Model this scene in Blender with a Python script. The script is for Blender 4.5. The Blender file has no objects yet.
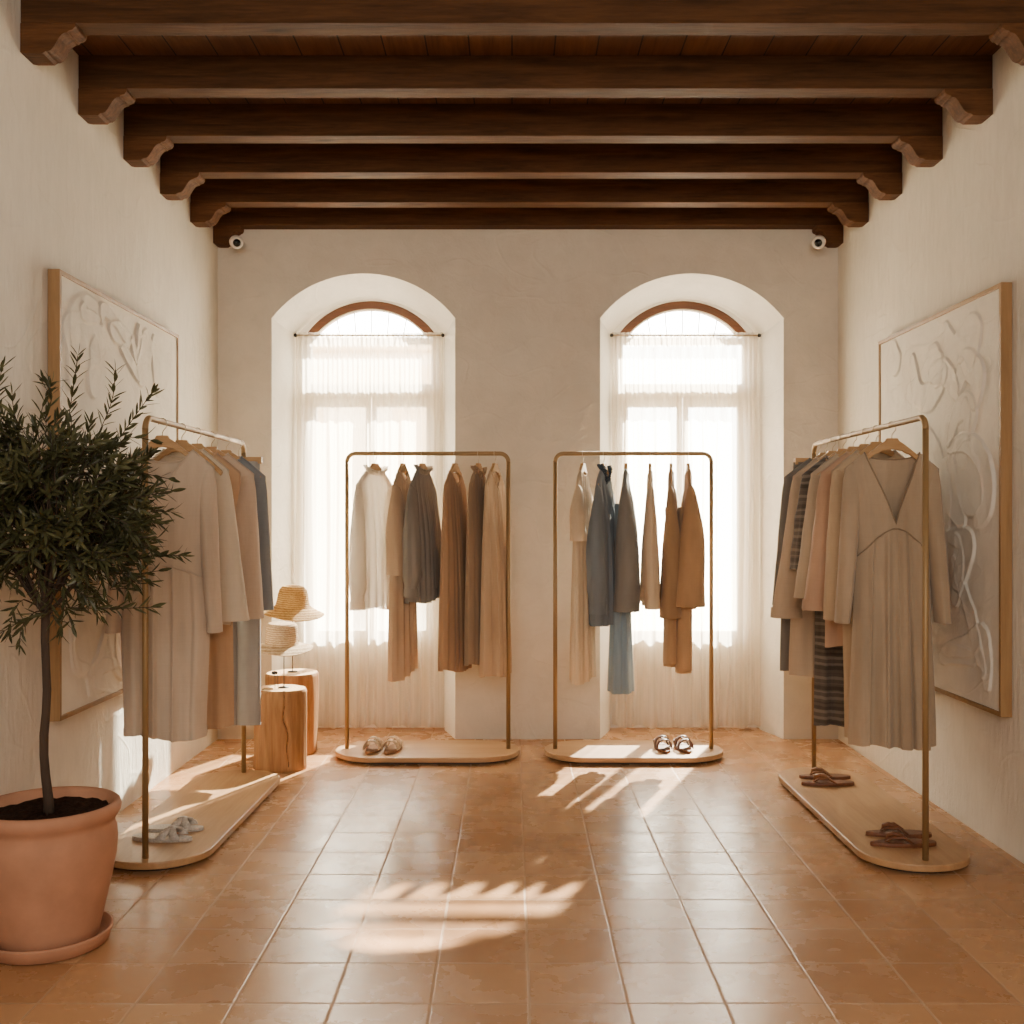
import bpy, bmesh, math, random
import numpy as np
from mathutils import Vector, Matrix
R = random.Random(7)
sc = bpy.context.scene
COL = sc.collection
PI = math.pi
F, CX, HY, CH = 1080.0, 512.0, 520.0, 1.4      # focal length (px), principal x, horizon row, eye height

def px(x, D): return (x - CX) / F * D
def pz(y, D): return CH - (y - HY) / F * D
def hexc(h):
    h = h.lstrip('#'); o = []
    for i in (0, 2, 4):
        c = int(h[i:i+2], 16) / 255
        o.append(c / 12.92 if c <= .04045 else ((c + .055) / 1.055) ** 2.4)
    return (*o, 1)

# ------------------------------------------------------------------ materials
class NT:
    def __init__(s, name):
        s.m = bpy.data.materials.new(name); s.m.use_nodes = True
        s.t = s.m.node_tree; s.t.nodes.clear()
        s.out = s.n('ShaderNodeOutputMaterial')
    def n(s, typ, **kw):
        nd = s.t.nodes.new(typ)
        for k, v in kw.items():
            if k.startswith('i_'):
                key = k[2:]; key = int(key) if key.isdigit() else key.replace('_', ' ')
                nd.inputs[key].default_value = v
            else: setattr(nd, k, v)
        return nd
    def l(s, a, b): s.t.links.new(a, b)
    def coord(s, scale=(1, 1, 1), rot=(0, 0, 0), kind='Object', loc=(0, 0, 0)):
        tc = s.n('ShaderNodeTexCoord'); mp = s.n('ShaderNodeMapping')
        mp.inputs['Scale'].default_value = scale; mp.inputs['Rotation'].default_value = rot
        mp.inputs['Location'].default_value = loc
        s.l(tc.outputs[kind], mp.inputs['Vector']); return mp.outputs['Vector']
    def noise(s, vec, scale=5, detail=4, rough=.55, dist=0):
        nd = s.n('ShaderNodeTexNoise', i_Scale=scale, i_Detail=detail, i_Roughness=rough, i_Distortion=dist)
        s.l(vec, nd.inputs['Vector']); return nd.outputs['Fac']
    def ramp(s, fac, stops):
        r = s.n('ShaderNodeValToRGB'); e = r.color_ramp.elements
        while len(e) < len(stops): e.new(.5)
        for el, (p, c) in zip(e, stops): el.position = p; el.color = c
        s.l(fac, r.inputs['Fac']); return r.outputs['Color']
    def bump(s, h, strength=.2, dist=.01, nrm=None):
        b = s.n('ShaderNodeBump', i_Strength=strength, i_Distance=dist)
        s.l(h, b.inputs['Height'])
        if nrm is not None: s.l(nrm, b.inputs['Normal'])
        return b.outputs['Normal']
    def math(s, op, a, b=None):
        nd = s.n('ShaderNodeMath', operation=op)
        for i, v in enumerate((a, b)):
            if v is None: continue
            if isinstance(v, (int, float)): nd.inputs[i].default_value = v
            else: s.l(v, nd.inputs[i])
        return nd.outputs[0]
    def mixc(s, fac, a, b, mode='MIX'):
        nd = s.n('ShaderNodeMix', data_type='RGBA', blend_type=mode)
        for i, v in ((0, fac), (6, a), (7, b)):
            if isinstance(v, (int, float, tuple)): nd.inputs[i].default_value = v
            else: s.l(v, nd.inputs[i])
        return nd.outputs[2]
    def bsdf(s, col, rough=.6, nrm=None, metal=0, spec=.5, **kw):
        b = s.n('ShaderNodeBsdfPrincipled')
        for key, v in (('Base Color', col), ('Roughness', rough), ('Metallic', metal), ('Specular IOR Level', spec)):
            if isinstance(v, (int, float, tuple)): b.inputs[key].default_value = v
            else: s.l(v, b.inputs[key])
        for k, v in kw.items(): b.inputs[k.replace('_', ' ')].default_value = v
        if nrm is not None: s.l(nrm, b.inputs['Normal'])
        return b.outputs[0]
    def done(s, sh): s.l(sh, s.out.inputs['Surface']); return s.m

def plaster(name, c, streak=(1, 1, 1)):
    t = NT(name); v = t.coord(); vs = t.coord(streak)
    n1 = t.noise(v, 1.3, 5, .6); n2 = t.noise(vs, 7, 6, .65, .4); n3 = t.noise(v, 60, 3)
    c = hexc(c); d = tuple(x * .84 for x in c[:3]) + (1,); l = tuple(min(1, x * 1.05) for x in c[:3]) + (1,)
    col = t.mixc(.45, t.ramp(n1, [(.3, d), (.7, l)]), t.ramp(n2, [(.3, d), (.7, l)]))
    h = t.math('ADD', t.math('ADD', t.math('MULTIPLY', n1, .8), t.math('MULTIPLY', n2, .55)), t.math('MULTIPLY', n3, .06))
    rn = t.noise(t.coord((1, 1, 1.6)), 1.7, 1.5, .5, .8)
    rd = t.math('MAXIMUM', 0, t.math('SUBTRACT', 1, t.math('MULTIPLY', t.math('ABSOLUTE', t.math('SUBTRACT', rn, .47)), 45)))
    h = t.math('ADD', h, t.math('MULTIPLY', t.math('MULTIPLY', rd, n1), .22))
    return t.done(t.bsdf(col, .88, t.bump(h, .42, .035), spec=.2))

def wood(name, c1, c2, axis='x', scale=1, rough=.5, bump=.15, knots=0, spec=.4, seam=None):
    t = NT(name)
    st = {'x': (1.2, 14, 14), 'y': (14, 1.2, 14), 'z': (14, 14, 1.2)}[axis]
    v = t.coord(tuple(a * scale for a in st))
    n = t.noise(v, 1.6, 6, .62, .6); n2 = t.noise(v, 7, 4, .6)
    f = t.math('ADD', t.math('MULTIPLY', n, .7), t.math('MULTIPLY', n2, .3))
    col = t.ramp(f, [(.32, hexc(c1)), (.66, hexc(c2))])
    if knots:
        vk = t.coord({'x': (1.6, 5, 5), 'y': (5, 1.6, 5), 'z': (5, 5, 1.6)}[axis])
        vo = t.n('ShaderNodeTexVoronoi', i_Scale=1.1); t.l(vk, vo.inputs['Vector'])
        k = t.ramp(vo.outputs['Distance'], [(.03, (1, 1, 1, 1)), (.14, (0, 0, 0, 1))])
        col = t.mixc(t.math('MULTIPLY', k, .7), col, tuple(x * .35 for x in hexc(c1)[:3]) + (1,))
    h = f
    if seam:
        ax, pitch = seam
        sp = t.n('ShaderNodeSeparateXYZ'); t.l(t.coord(), sp.inputs[0])
        q = t.math('MULTIPLY', sp.outputs[ax], 1 / pitch)
        fr = t.math('ABSOLUTE', t.math('SUBTRACT', t.math('FRACT', q), .5))
        line = t.math('GREATER_THAN', fr, .482)
        wn = t.n('ShaderNodeTexWhiteNoise', noise_dimensions='1D'); t.l(t.math('FLOOR', q), wn.inputs['W'])
        col = t.mixc(t.math('MULTIPLY', wn.outputs['Value'], .45), col, hexc(c1))
        col = t.mixc(line, col, (.004, .002, .001, 1))
        h = t.math('SUBTRACT', f, t.math('MULTIPLY', line, 2))
    return t.done(t.bsdf(col, rough, t.bump(h, bump, .01), spec=spec))

def fabric(name, c, trans=.18, var=.12, weave=420, stripes=None, streak=None, rough=.9, alpha=0):
    t = NT(name); v = t.coord()
    n = t.noise(t.coord((1, 1, .25)), 9, 4); w = t.noise(t.coord((1, 1, 1)), weave, 2)
    b = hexc(c); d = tuple(x * (1 - var) for x in b[:3]) + (1,); l = tuple(min(1, x * (1 + var)) for x in b[:3]) + (1,)
    col = t.ramp(n, [(.3, d), (.7, l)])
    slub = t.noise(t.coord((60, 60, 2.5)), 3, 3); slub2 = t.noise(t.coord((3, 3, 90)), 3, 3)
    col = t.mixc(.035, col, t.ramp(t.math('MULTIPLY', t.math('ADD', slub, slub2), .5), [(.35, (0, 0, 0, 1)), (.65, (1, 1, 1, 1))]), 'OVERLAY')
    if stripes:
        c2, c3, freq = stripes
        sp = t.n('ShaderNodeSeparateXYZ'); t.l(v, sp.inputs[0])
        zz = t.math('ADD', sp.outputs[2], t.math('MULTIPLY', t.noise(v, 14, 2), .012))
        a = t.math('SINE', t.math('MULTIPLY', zz, freq)); a2 = t.math('SINE', t.math('MULTIPLY', zz, freq * .37))
        s1 = t.ramp(t.math('ADD', t.math('MULTIPLY', a, .3), .5), [(.5, (0, 0, 0, 1)), (.62, (1, 1, 1, 1))])
        s2 = t.ramp(t.math('ADD', t.math('MULTIPLY', a2, .4), .5), [(.5, (0, 0, 0, 1)), (.7, (1, 1, 1, 1))])
        col = t.mixc(t.math('MULTIPLY', s1, .75), col, hexc(c2)); col = t.mixc(t.math('MULTIPLY', s2, .55), col, hexc(c3))
    nr = t.bump(w, .12, .002)
    sh = t.bsdf(col, rough, nr, spec=.15, Sheen_Weight=.25, Sheen_Roughness=.5)
    tr = t.n('ShaderNodeBsdfTranslucent'); t.l(col, tr.inputs['Color'])
    mx = t.n('ShaderNodeMixShader'); mx.inputs[0].default_value = trans
    t.l(sh, mx.inputs[1]); t.l(tr.outputs[0], mx.inputs[2]); o = mx.outputs[0]
    if alpha:
        tp = t.n('ShaderNodeBsdfTransparent'); m2 = t.n('ShaderNodeMixShader'); m2.inputs[0].default_value = alpha
        t.l(o, m2.inputs[1]); t.l(tp.outputs[0], m2.inputs[2]); o = m2.outputs[0]
    return t.done(o)

def plain(name, c, rough=.5, metal=0, spec=.5, ns=0, var=.1, bump=0):
    t = NT(name); b = hexc(c)
    if ns:
        n = t.noise(t.coord(), ns, 4)
        d = tuple(x * (1 - var) for x in b[:3]) + (1,); l = tuple(min(1, x * (1 + var)) for x in b[:3]) + (1,)
        return t.done(t.bsdf(t.ramp(n, [(.3, d), (.7, l)]), rough, t.bump(n, bump, .01) if bump else None, metal, spec))
    n = t.noise(t.coord(), 40, 2)
    return t.done(t.bsdf(b, t.math('ADD', t.math('MULTIPLY', n, .1), rough - .05), None, metal, spec))

def tile_mat():
    t = NT('terracotta_tiles'); S = .285
    tc = t.n('ShaderNodeTexCoord'); mp = t.n('ShaderNodeMapping', vector_type='POINT')
    mp.inputs['Location'].default_value = (-.0525 / S, -3.70 / S, .5); mp.inputs['Scale'].default_value = (1 / S, 1 / S, 1)
    t.l(tc.outputs['Object'], mp.inputs['Vector'])
    wob = t.n('ShaderNodeTexNoise', i_Scale=1.3, i_Detail=2); t.l(mp.outputs[0], wob.inputs['Vector'])
    vm = t.n('ShaderNodeVectorMath', operation='MULTIPLY_ADD'); t.l(wob.outputs['Color'], vm.inputs[0])
    vm.inputs[1].default_value = (.018, .018, 0); t.l(mp.outputs[0], vm.inputs[2])
    sp = t.n('ShaderNodeSeparateXYZ'); t.l(vm.outputs[0], sp.inputs[0])
    def edge(o): return t.math('SUBTRACT', .5, t.math('ABSOLUTE', t.math('SUBTRACT', t.math('FRACT', o), .5)))
    ex, ey = edge(sp.outputs[0]), edge(sp.outputs[1])
    mn = t.math('MINIMUM', ex, ey)
    grout = t.ramp(mn, [(.007, (1, 1, 1, 1)), (.014, (0, 0, 0, 1))])
    dome = t.ramp(mn, [(.005, (0, 0, 0, 1)), (.022, (1, 1, 1, 1))])
    fl = t.n('ShaderNodeVectorMath', operation='FLOOR'); t.l(vm.outputs[0], fl.inputs[0])
    wn = t.n('ShaderNodeTexWhiteNoise', noise_dimensions='3D'); t.l(fl.outputs[0], wn.inputs['Vector'])
    base = t.ramp(wn.outputs['Value'], [(0, hexc('#a0744f')), (.5, hexc('#b1845c')), (1, hexc('#bd936b'))])
    v = t.coord(); n = t.noise(v, 5, 5, .6); n2 = t.noise(v, 30, 4)
    base = t.mixc(.22, base, t.ramp(t.math('ADD', t.math('MULTIPLY', n, .6), t.math('MULTIPLY', n2, .4)), [(.25, hexc('#9f6e46')), (.75, hexc('#c59669'))]))
    col = t.mixc(t.math('MULTIPLY', grout, .7), base, hexc('#a58565'))
    h = t.math('ADD', t.math('ADD', dome, t.math('MULTIPLY', n, .6)), t.math('MULTIPLY', n2, .12))
    rough = t.math('ADD', t.math('ADD', t.math('MULTIPLY', n, .26), .14), t.math('MULTIPLY', grout, .45))
    return t.done(t.bsdf(col, rough, t.bump(h, .18, .005), spec=.5))

def curtain_mat():
    t = NT('sheer_linen')
    n = t.noise(t.coord((26, 1, .5)), 1, 3); n2 = t.noise(t.coord((160, 1, 1)), 1, 2)
    f = t.math('ADD', t.math('MULTIPLY', n, .7), t.math('MULTIPLY', n2, .3))
    alpha = t.n('ShaderNodeMapRange'); t.l(f, alpha.inputs[0])
    alpha.inputs[1].default_value = .3; alpha.inputs[2].default_value = .7; alpha.inputs[3].default_value = .48; alpha.inputs[4].default_value = .20
    d = t.n('ShaderNodeBsdfDiffuse'); d.inputs[0].default_value = hexc('#f1e9dd')
    tr = t.n('ShaderNodeBsdfTranslucent'); tr.inputs[0].default_value = hexc('#f3ebdf')
    tp = t.n('ShaderNodeBsdfTransparent'); tp.inputs[0].default_value = (1, .98, .95, 1)
    m1 = t.n('ShaderNodeMixShader'); m1.inputs[0].default_value = .55
    t.l(d.outputs[0], m1.inputs[1]); t.l(tr.outputs[0], m1.inputs[2])
    m2 = t.n('ShaderNodeMixShader'); t.l(alpha.outputs[0], m2.inputs[0])
    t.l(m1.outputs[0], m2.inputs[1]); t.l(tp.outputs[0], m2.inputs[2])
    return t.done(m2.outputs[0])

def glass_mat():
    t = NT('window_glass')
    g = t.n('ShaderNodeBsdfGlossy'); g.inputs['Roughness'].default_value = .03
    tp = t.n('ShaderNodeBsdfTransparent'); tp.inputs[0].default_value = (.97, .98, .97, 1)
    lw = t.n('ShaderNodeFresnel'); lw.inputs[0].default_value = 1.35
    m = t.n('ShaderNodeMixShader'); t.l(lw.outputs[0], m.inputs[0]); t.l(tp.outputs[0], m.inputs[1]); t.l(g.outputs[0], m.inputs[2])
    return t.done(m.outputs[0])

def straw_mat(name, c1, c2):
    t = NT(name); v = t.coord()
    w = t.n('ShaderNodeTexWave', wave_type='BANDS', bands_direction='Z', i_Scale=26, i_Distortion=3, i_Detail=3, i_Detail_Scale=3); t.l(v, w.inputs['Vector'])
    n = t.noise(t.coord((1, 1, 1.8)), 85, 4, .7); n2 = t.noise(v, 22, 3)
    f = t.math('ADD', t.math('MULTIPLY', w.outputs['Fac'], .3), t.math('ADD', t.math('MULTIPLY', n, .5), t.math('MULTIPLY', n2, .2)))
    col = t.ramp(f, [(.3, hexc(c1)), (.7, hexc(c2))])
    s = t.bsdf(col, .75, t.bump(f, .7, .012), spec=.25)
    tr = t.n('ShaderNodeBsdfTranslucent'); t.l(col, tr.inputs['Color'])
    m = t.n('ShaderNodeMixShader'); m.inputs[0].default_value = .15; t.l(s, m.inputs[1]); t.l(tr.outputs[0], m.inputs[2])
    return t.done(m.outputs[0])

def stump_top_mat():
    t = NT('sawn_wood'); v = t.coord()
    w = t.n('ShaderNodeTexWave', wave_type='RINGS', rings_direction='Z', i_Scale=16, i_Distortion=2.5, i_Detail=3); t.l(v, w.inputs['Vector'])
    return t.done(t.bsdf(t.ramp(w.outputs['Fac'], [(0, hexc('#c79f70')), (1, hexc('#dcbd92'))]), .7, spec=.25))

def leaf_mat():
    t = NT('olive_leaf'); oi = t.noise(t.coord(), 30, 2); big = t.noise(t.coord(), 6, 2)
    col = t.ramp(t.math('ADD', t.math('MULTIPLY', oi, .6), t.math('MULTIPLY', big, .4)), [(.3, hexc('#2c2d1b')), (.52, hexc('#454529')), (.75, hexc('#6b6a48'))])
    s = t.bsdf(col, .45, spec=.35); tr = t.n('ShaderNodeBsdfTranslucent'); t.l(col, tr.inputs['Color'])
    m = t.n('ShaderNodeMixShader'); m.inputs[0].default_value = .15; t.l(s, m.inputs[1]); t.l(tr.outputs[0], m.inputs[2])
    return t.done(m.outputs[0])

M = {}
M['wall_side'] = plaster('plaster_side', '#ddd6c9', (4, 4, .9))
M['wall_back'] = plaster('plaster_back', '#d5cbbb')
M['reveal'] = plaster('plaster_reveal', '#ece8df')
M['beam'] = wood('beam_wood', '#33200f', '#5a3a20', 'x', 1, .7, .35, 1, spec=.15)
M['corbel'] = wood('corbel_wood', '#3a2312', '#6a4527', 'x', 1.4, .7, .35, spec=.15)
M['ceil'] = wood('ceiling_boards', '#452a17', '#744c2e', 'y', .8, .7, .25, seam=(0, .182))
M['floor'] = tile_mat()
M['curtain'] = curtain_mat()
M['glass'] = glass_mat()
M['winwood'] = wood('window_wood', '#4a2b17', '#6b4124', 'x', 1, .45)
M['winpaint'] = plain('painted_frame', '#d9cdba', .5, ns=20, var=.06)
M['iron'] = plain('dark_iron', '#3f3a36', .5, .6)
M['brass'] = plain('brushed_brass', '#957850', .5, .35)
M['oakbase'] = wood('oak_base', '#9d7650', '#b89168', 'x', .7, .42, .06)
M['oakbase_y'] = M['oakbase']
M['frame'] = wood('picture_frame_oak', '#85643f', '#a07c52', 'z', 1.2, .5, .1)
M['hanger'] = wood('hanger_wood', '#a07a4e', '#bd976a', 'x', 1.5, .4, .05)
M['wire'] = plain('steel_wire', '#b9a88f', .3, 1)
M['canvas'] = plaster('white_relief', '#e3dccf')
M['terracotta'] = plain('terracotta_pot', '#aa7a5e', .75, 0, .25, ns=9, var=.12, bump=.12)
M['soil'] = plain('dark_soil', '#2a1a10', .95, 0, .1, ns=60, var=.5, bump=1)
M['bark'] = wood('olive_bark', '#2c2018', '#4a392b', 'z', 1.5, .85, .6)
M['leaf'] = leaf_mat()
M['stump'] = wood('stump_wood', '#7a5029', '#b07f4e', 'z', .9, .6, .5)
M['crack'] = plain('stump_crack', '#2b1608', .9)
M['stumptop'] = stump_top_mat()
M['straw'] = straw_mat('golden_straw', '#9a6f38', '#d9b273')
M['straw2'] = straw_mat('pale_straw', '#a98762', '#e0c7a4')
M['camwhite'] = plain('camera_shell', '#e2d8ca', .35)
M['black'] = plain('black_lens', '#0c0b0a', .12)
M['silver'] = plain('pale_leather', '#b9b0a6', .5, .1, ns=120, var=.25, bump=.3)
M['snake'] = plain('pale_patterned_leather', '#c2a98c', .55, ns=150, var=.5, bump=.3)
M['cork'] = plain('cork_sole', '#8b623f', .8, ns=200, var=.3)
M['brownleather'] = plain('brown_leather', '#6a3d22', .5, ns=60, var=.25, bump=.2)
M['darkleather'] = plain('dark_brown_leather', '#4e2a1a', .45, ns=60, var=.25, bump=.2)
M['tanleather'] = plain('tan_leather', '#86552f', .5, ns=60, var=.25, bump=.2)
M['paving'] = plain('pale_paving', '#d9cdbb', .9, ns=3, var=.1)
M['facade'] = plaster('pale_facade', '#e0cdb4')
M['facade_trim'] = plaster('facade_trim', '#c9ac8a')

# ------------------------------------------------------------------ object helpers
def mesh_obj(name, verts, faces, mat=None, parent=None, smooth=True, mats=None, mi=None, loc=None):
    me = bpy.data.meshes.new(name); me.from_pydata([tuple(v) for v in verts], [], faces)
    for m in (mats or ([mat] if mat else [])): me.materials.append(m)
    if mi is not None: me.polygons.foreach_set('material_index', mi)
    me.polygons.foreach_set('use_smooth', [smooth] * len(me.polygons)); me.update()
    o = bpy.data.objects.new(name, me); COL.objects.link(o)
    if parent: o.parent = parent
    if loc: o.location = loc
    return o
def bm_obj(name, bm, mat, parent=None, smooth=False, bevel=0, seg=2, loc=None):
    bmesh.ops.recalc_face_normals(bm, faces=bm.faces)
    if bevel:
        es = [e for e in bm.edges if len(e.link_faces) == 2 and e.calc_face_angle(0) > .6]
        bmesh.ops.bevel(bm, geom=es, offset=bevel, segments=seg, affect='EDGES', profile=.5)
    me = bpy.data.meshes.new(name); bm.to_mesh(me); bm.free(); me.materials.append(mat)
    me.polygons.foreach_set('use_smooth', [smooth] * len(me.polygons))
    o = bpy.data.objects.new(name, me); COL.objects.link(o)
    if parent: o.parent = parent
    if loc: o.location = loc
    return o
def empty(name, loc=(0, 0, 0), rz=0, label=None, cat=None, group=None, kind=None, rot=None):
    o = bpy.data.objects.new(name, None); COL.objects.link(o); o.empty_display_size = .1
    o.location = loc; o.rotation_euler = rot or (0, 0, rz)
    tag(o, label, cat, group, kind); return o
def tag(o, label=None, cat=None, group=None, kind=None):
    for k, v in (('label', label), ('category', cat), ('group', group), ('kind', kind)):
        if v: o[k] = v
    return o
def bbox(bm, x0, x1, y0, y1, z0, z1):
    r = bmesh.ops.create_cube(bm, size=1)
    for v in r['verts']:
        v.co = Vector(((x0 + x1) / 2 + v.co.x * (x1 - x0), (y0 + y1) / 2 + v.co.y * (y1 - y0), (z0 + z1) / 2 + v.co.z * (z1 - z0)))
def box(name, x0, x1, y0, y1, z0, z1, mat, parent=None, bevel=0):
    bm = bmesh.new(); bbox(bm, x0, x1, y0, y1, z0, z1)
    return bm_obj(name, bm, mat, parent, bevel=bevel)
def tube_geo(pts, rad, seg=10, cap=True, flat=1.0):
    pts = [Vector(p) for p in pts]; n = len(pts)
    rad = rad if isinstance(rad, (list, tuple)) else [rad] * n
    V, Fc = [], []
    t = (pts[1] - pts[0]).normalized()
    up = Vector((0, 0, 1)) if abs(t.z) < .9 else Vector((0, 1, 0))
    a = t.cross(up).normalized()
    for i in range(n):
        t = (pts[min(i + 1, n - 1)] - pts[max(i - 1, 0)]).normalized()
        a = (a - t * a.dot(t)).normalized(); b = t.cross(a)
        for k in range(seg):
            th = 2 * PI * k / seg
            V.append(pts[i] + (a * math.cos(th) + b * math.sin(th) * flat) * rad[i])
    for i in range(n - 1):
        for k in range(seg):
            k2 = (k + 1) % seg
            Fc.append((i * seg + k, i * seg + k2, (i + 1) * seg + k2, (i + 1) * seg + k))
    if cap:
        Fc.append(tuple(range(seg))[::-1]); Fc.append(tuple((n - 1) * seg + k for k in range(seg)))
    return V, Fc
def tube(name, pts, rad, mat, parent=None, seg=10, flat=1.0):
    V, Fc = tube_geo(pts, rad, seg, True, flat); return mesh_obj(name, V, Fc, mat, parent)
def join_geo(parts):
    V, Fc = [], []
    for v, f in parts:
        o = len(V); V += list(v); Fc += [tuple(i + o for i in q) for q in f]
    return V, Fc
def lathe_geo(prof, seg=48, rfun=None, close=False):
    V, Fc = [], []; n = len(prof)
    for i, (r, z) in enumerate(prof):
        for k in range(seg):
            th = 2 * PI * k / seg; rr = rfun(th, z, r) if rfun else r
            V.append((rr * math.cos(th), rr * math.sin(th), z))
    for i in range(n - 1):
        for k in range(seg):
            k2 = (k + 1) % seg
            Fc.append((i * seg + k, i * seg + k2, (i + 1) * seg + k2, (i + 1) * seg + k))
    if close:
        Fc.append(tuple(range(seg))[::-1]); Fc.append(tuple((n - 1) * seg + k for k in range(seg)))
    return V, Fc
def lathe(name, prof, mat, parent=None, seg=48, rfun=None, close=False, loc=None, smooth=True):
    V, Fc = lathe_geo(prof, seg, rfun, close); return mesh_obj(name, V, Fc, mat, parent, smooth, loc=loc)
def smoothstep(a, b, x):
    t = min(1, max(0, (x - a) / (b - a))); return t * t * (3 - 2 * t)
def interp(tab, x):
    if x <= tab[0][0]: return tab[0][1]
    for (a, va), (b, vb) in zip(tab, tab[1:]):
        if x <= b:
            t = (x - a) / (b - a); t = t * t * (3 - 2 * t); return va + (vb - va) * t
    return tab[-1][1]

# ------------------------------------------------------------------ room
XL, XR, YB, ZC, YF = -1.88, 2.084, 6.90, 3.415, -2.2
def struct(o, kind='structure'): o['kind'] = kind; return o
def quad(name, vs, mat): return struct(mesh_obj(name, vs, [tuple(range(len(vs)))], mat, smooth=False))
struct(box('floor', XL - .15, XR + .15, YF - .15, 7.45, -.1, 0, M['floor']))
struct(box('ceiling', XL - .15, XR + .15, YF - .15, 7.45, ZC, ZC + .1, M['ceil']))
struct(box('wall_left', XL - .15, XL, YF - .15, 7.45, 0, ZC, M['wall_side']))
struct(box('wall_right', XR, XR + .15, YF - .15, 7.45, 0, ZC, M['wall_side']))
struct(box('wall_front', XL, XR, YF - .15, YF, 0, ZC, M['wall_side']))

def arch(hw, spring, rise, cx, y, zb, n=28):
    Rr = (hw * hw + rise * rise) / (2 * rise); zc = spring + rise - Rr; al = math.asin(min(1, hw / Rr))
    pts = [(cx - hw, y, zb)]
    for i in range(n + 1):
        a = PI / 2 + al - 2 * al * i / n
        pts.append((cx + Rr * math.cos(a), y, zc + Rr * math.sin(a)))
    pts.append((cx + hw, y, zb)); return pts
W0 = dict(hw=.586, spring=2.69, rise=.285)
W1 = dict(hw=.503, spring=2.635, rise=.255)
W2 = dict(hw=.438, spring=2.655, rise=.225)
SILL = .53
wins = [(-.949, -.953), (1.149, 1.157)]
V, Fc = [], []
def addq(*vs):
    o = len(V); V.extend(vs); Fc.append(tuple(range(o, o + len(vs))))
edges = [XL] + [c + s * W0['hw'] for c, _ in wins for s in (-1, 1)] + [XR]
for a, b in ((edges[0], edges[1]), (edges[2], edges[3]), (edges[4], edges[5])):
    addq((a, YB, 0), (b, YB, 0), (b, YB, ZC), (a, YB, ZC))
for c, _ in wins:
    o0 = arch(**W0, cx=c, y=YB, zb=0)
    for p, q in zip(o0[1:-2], o0[2:-1]): addq(p, q, (q[0], YB, ZC), (p[0], YB, ZC))
wb = struct(mesh_obj('wall_back', V, Fc, M['wall_back'], smooth=False))
bm = bmesh.new(); bm.from_mesh(wb.data); bmesh.ops.remove_doubles(bm, verts=bm.verts, dist=1e-5); bm.to_mesh(wb.data); bm.free()
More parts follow.
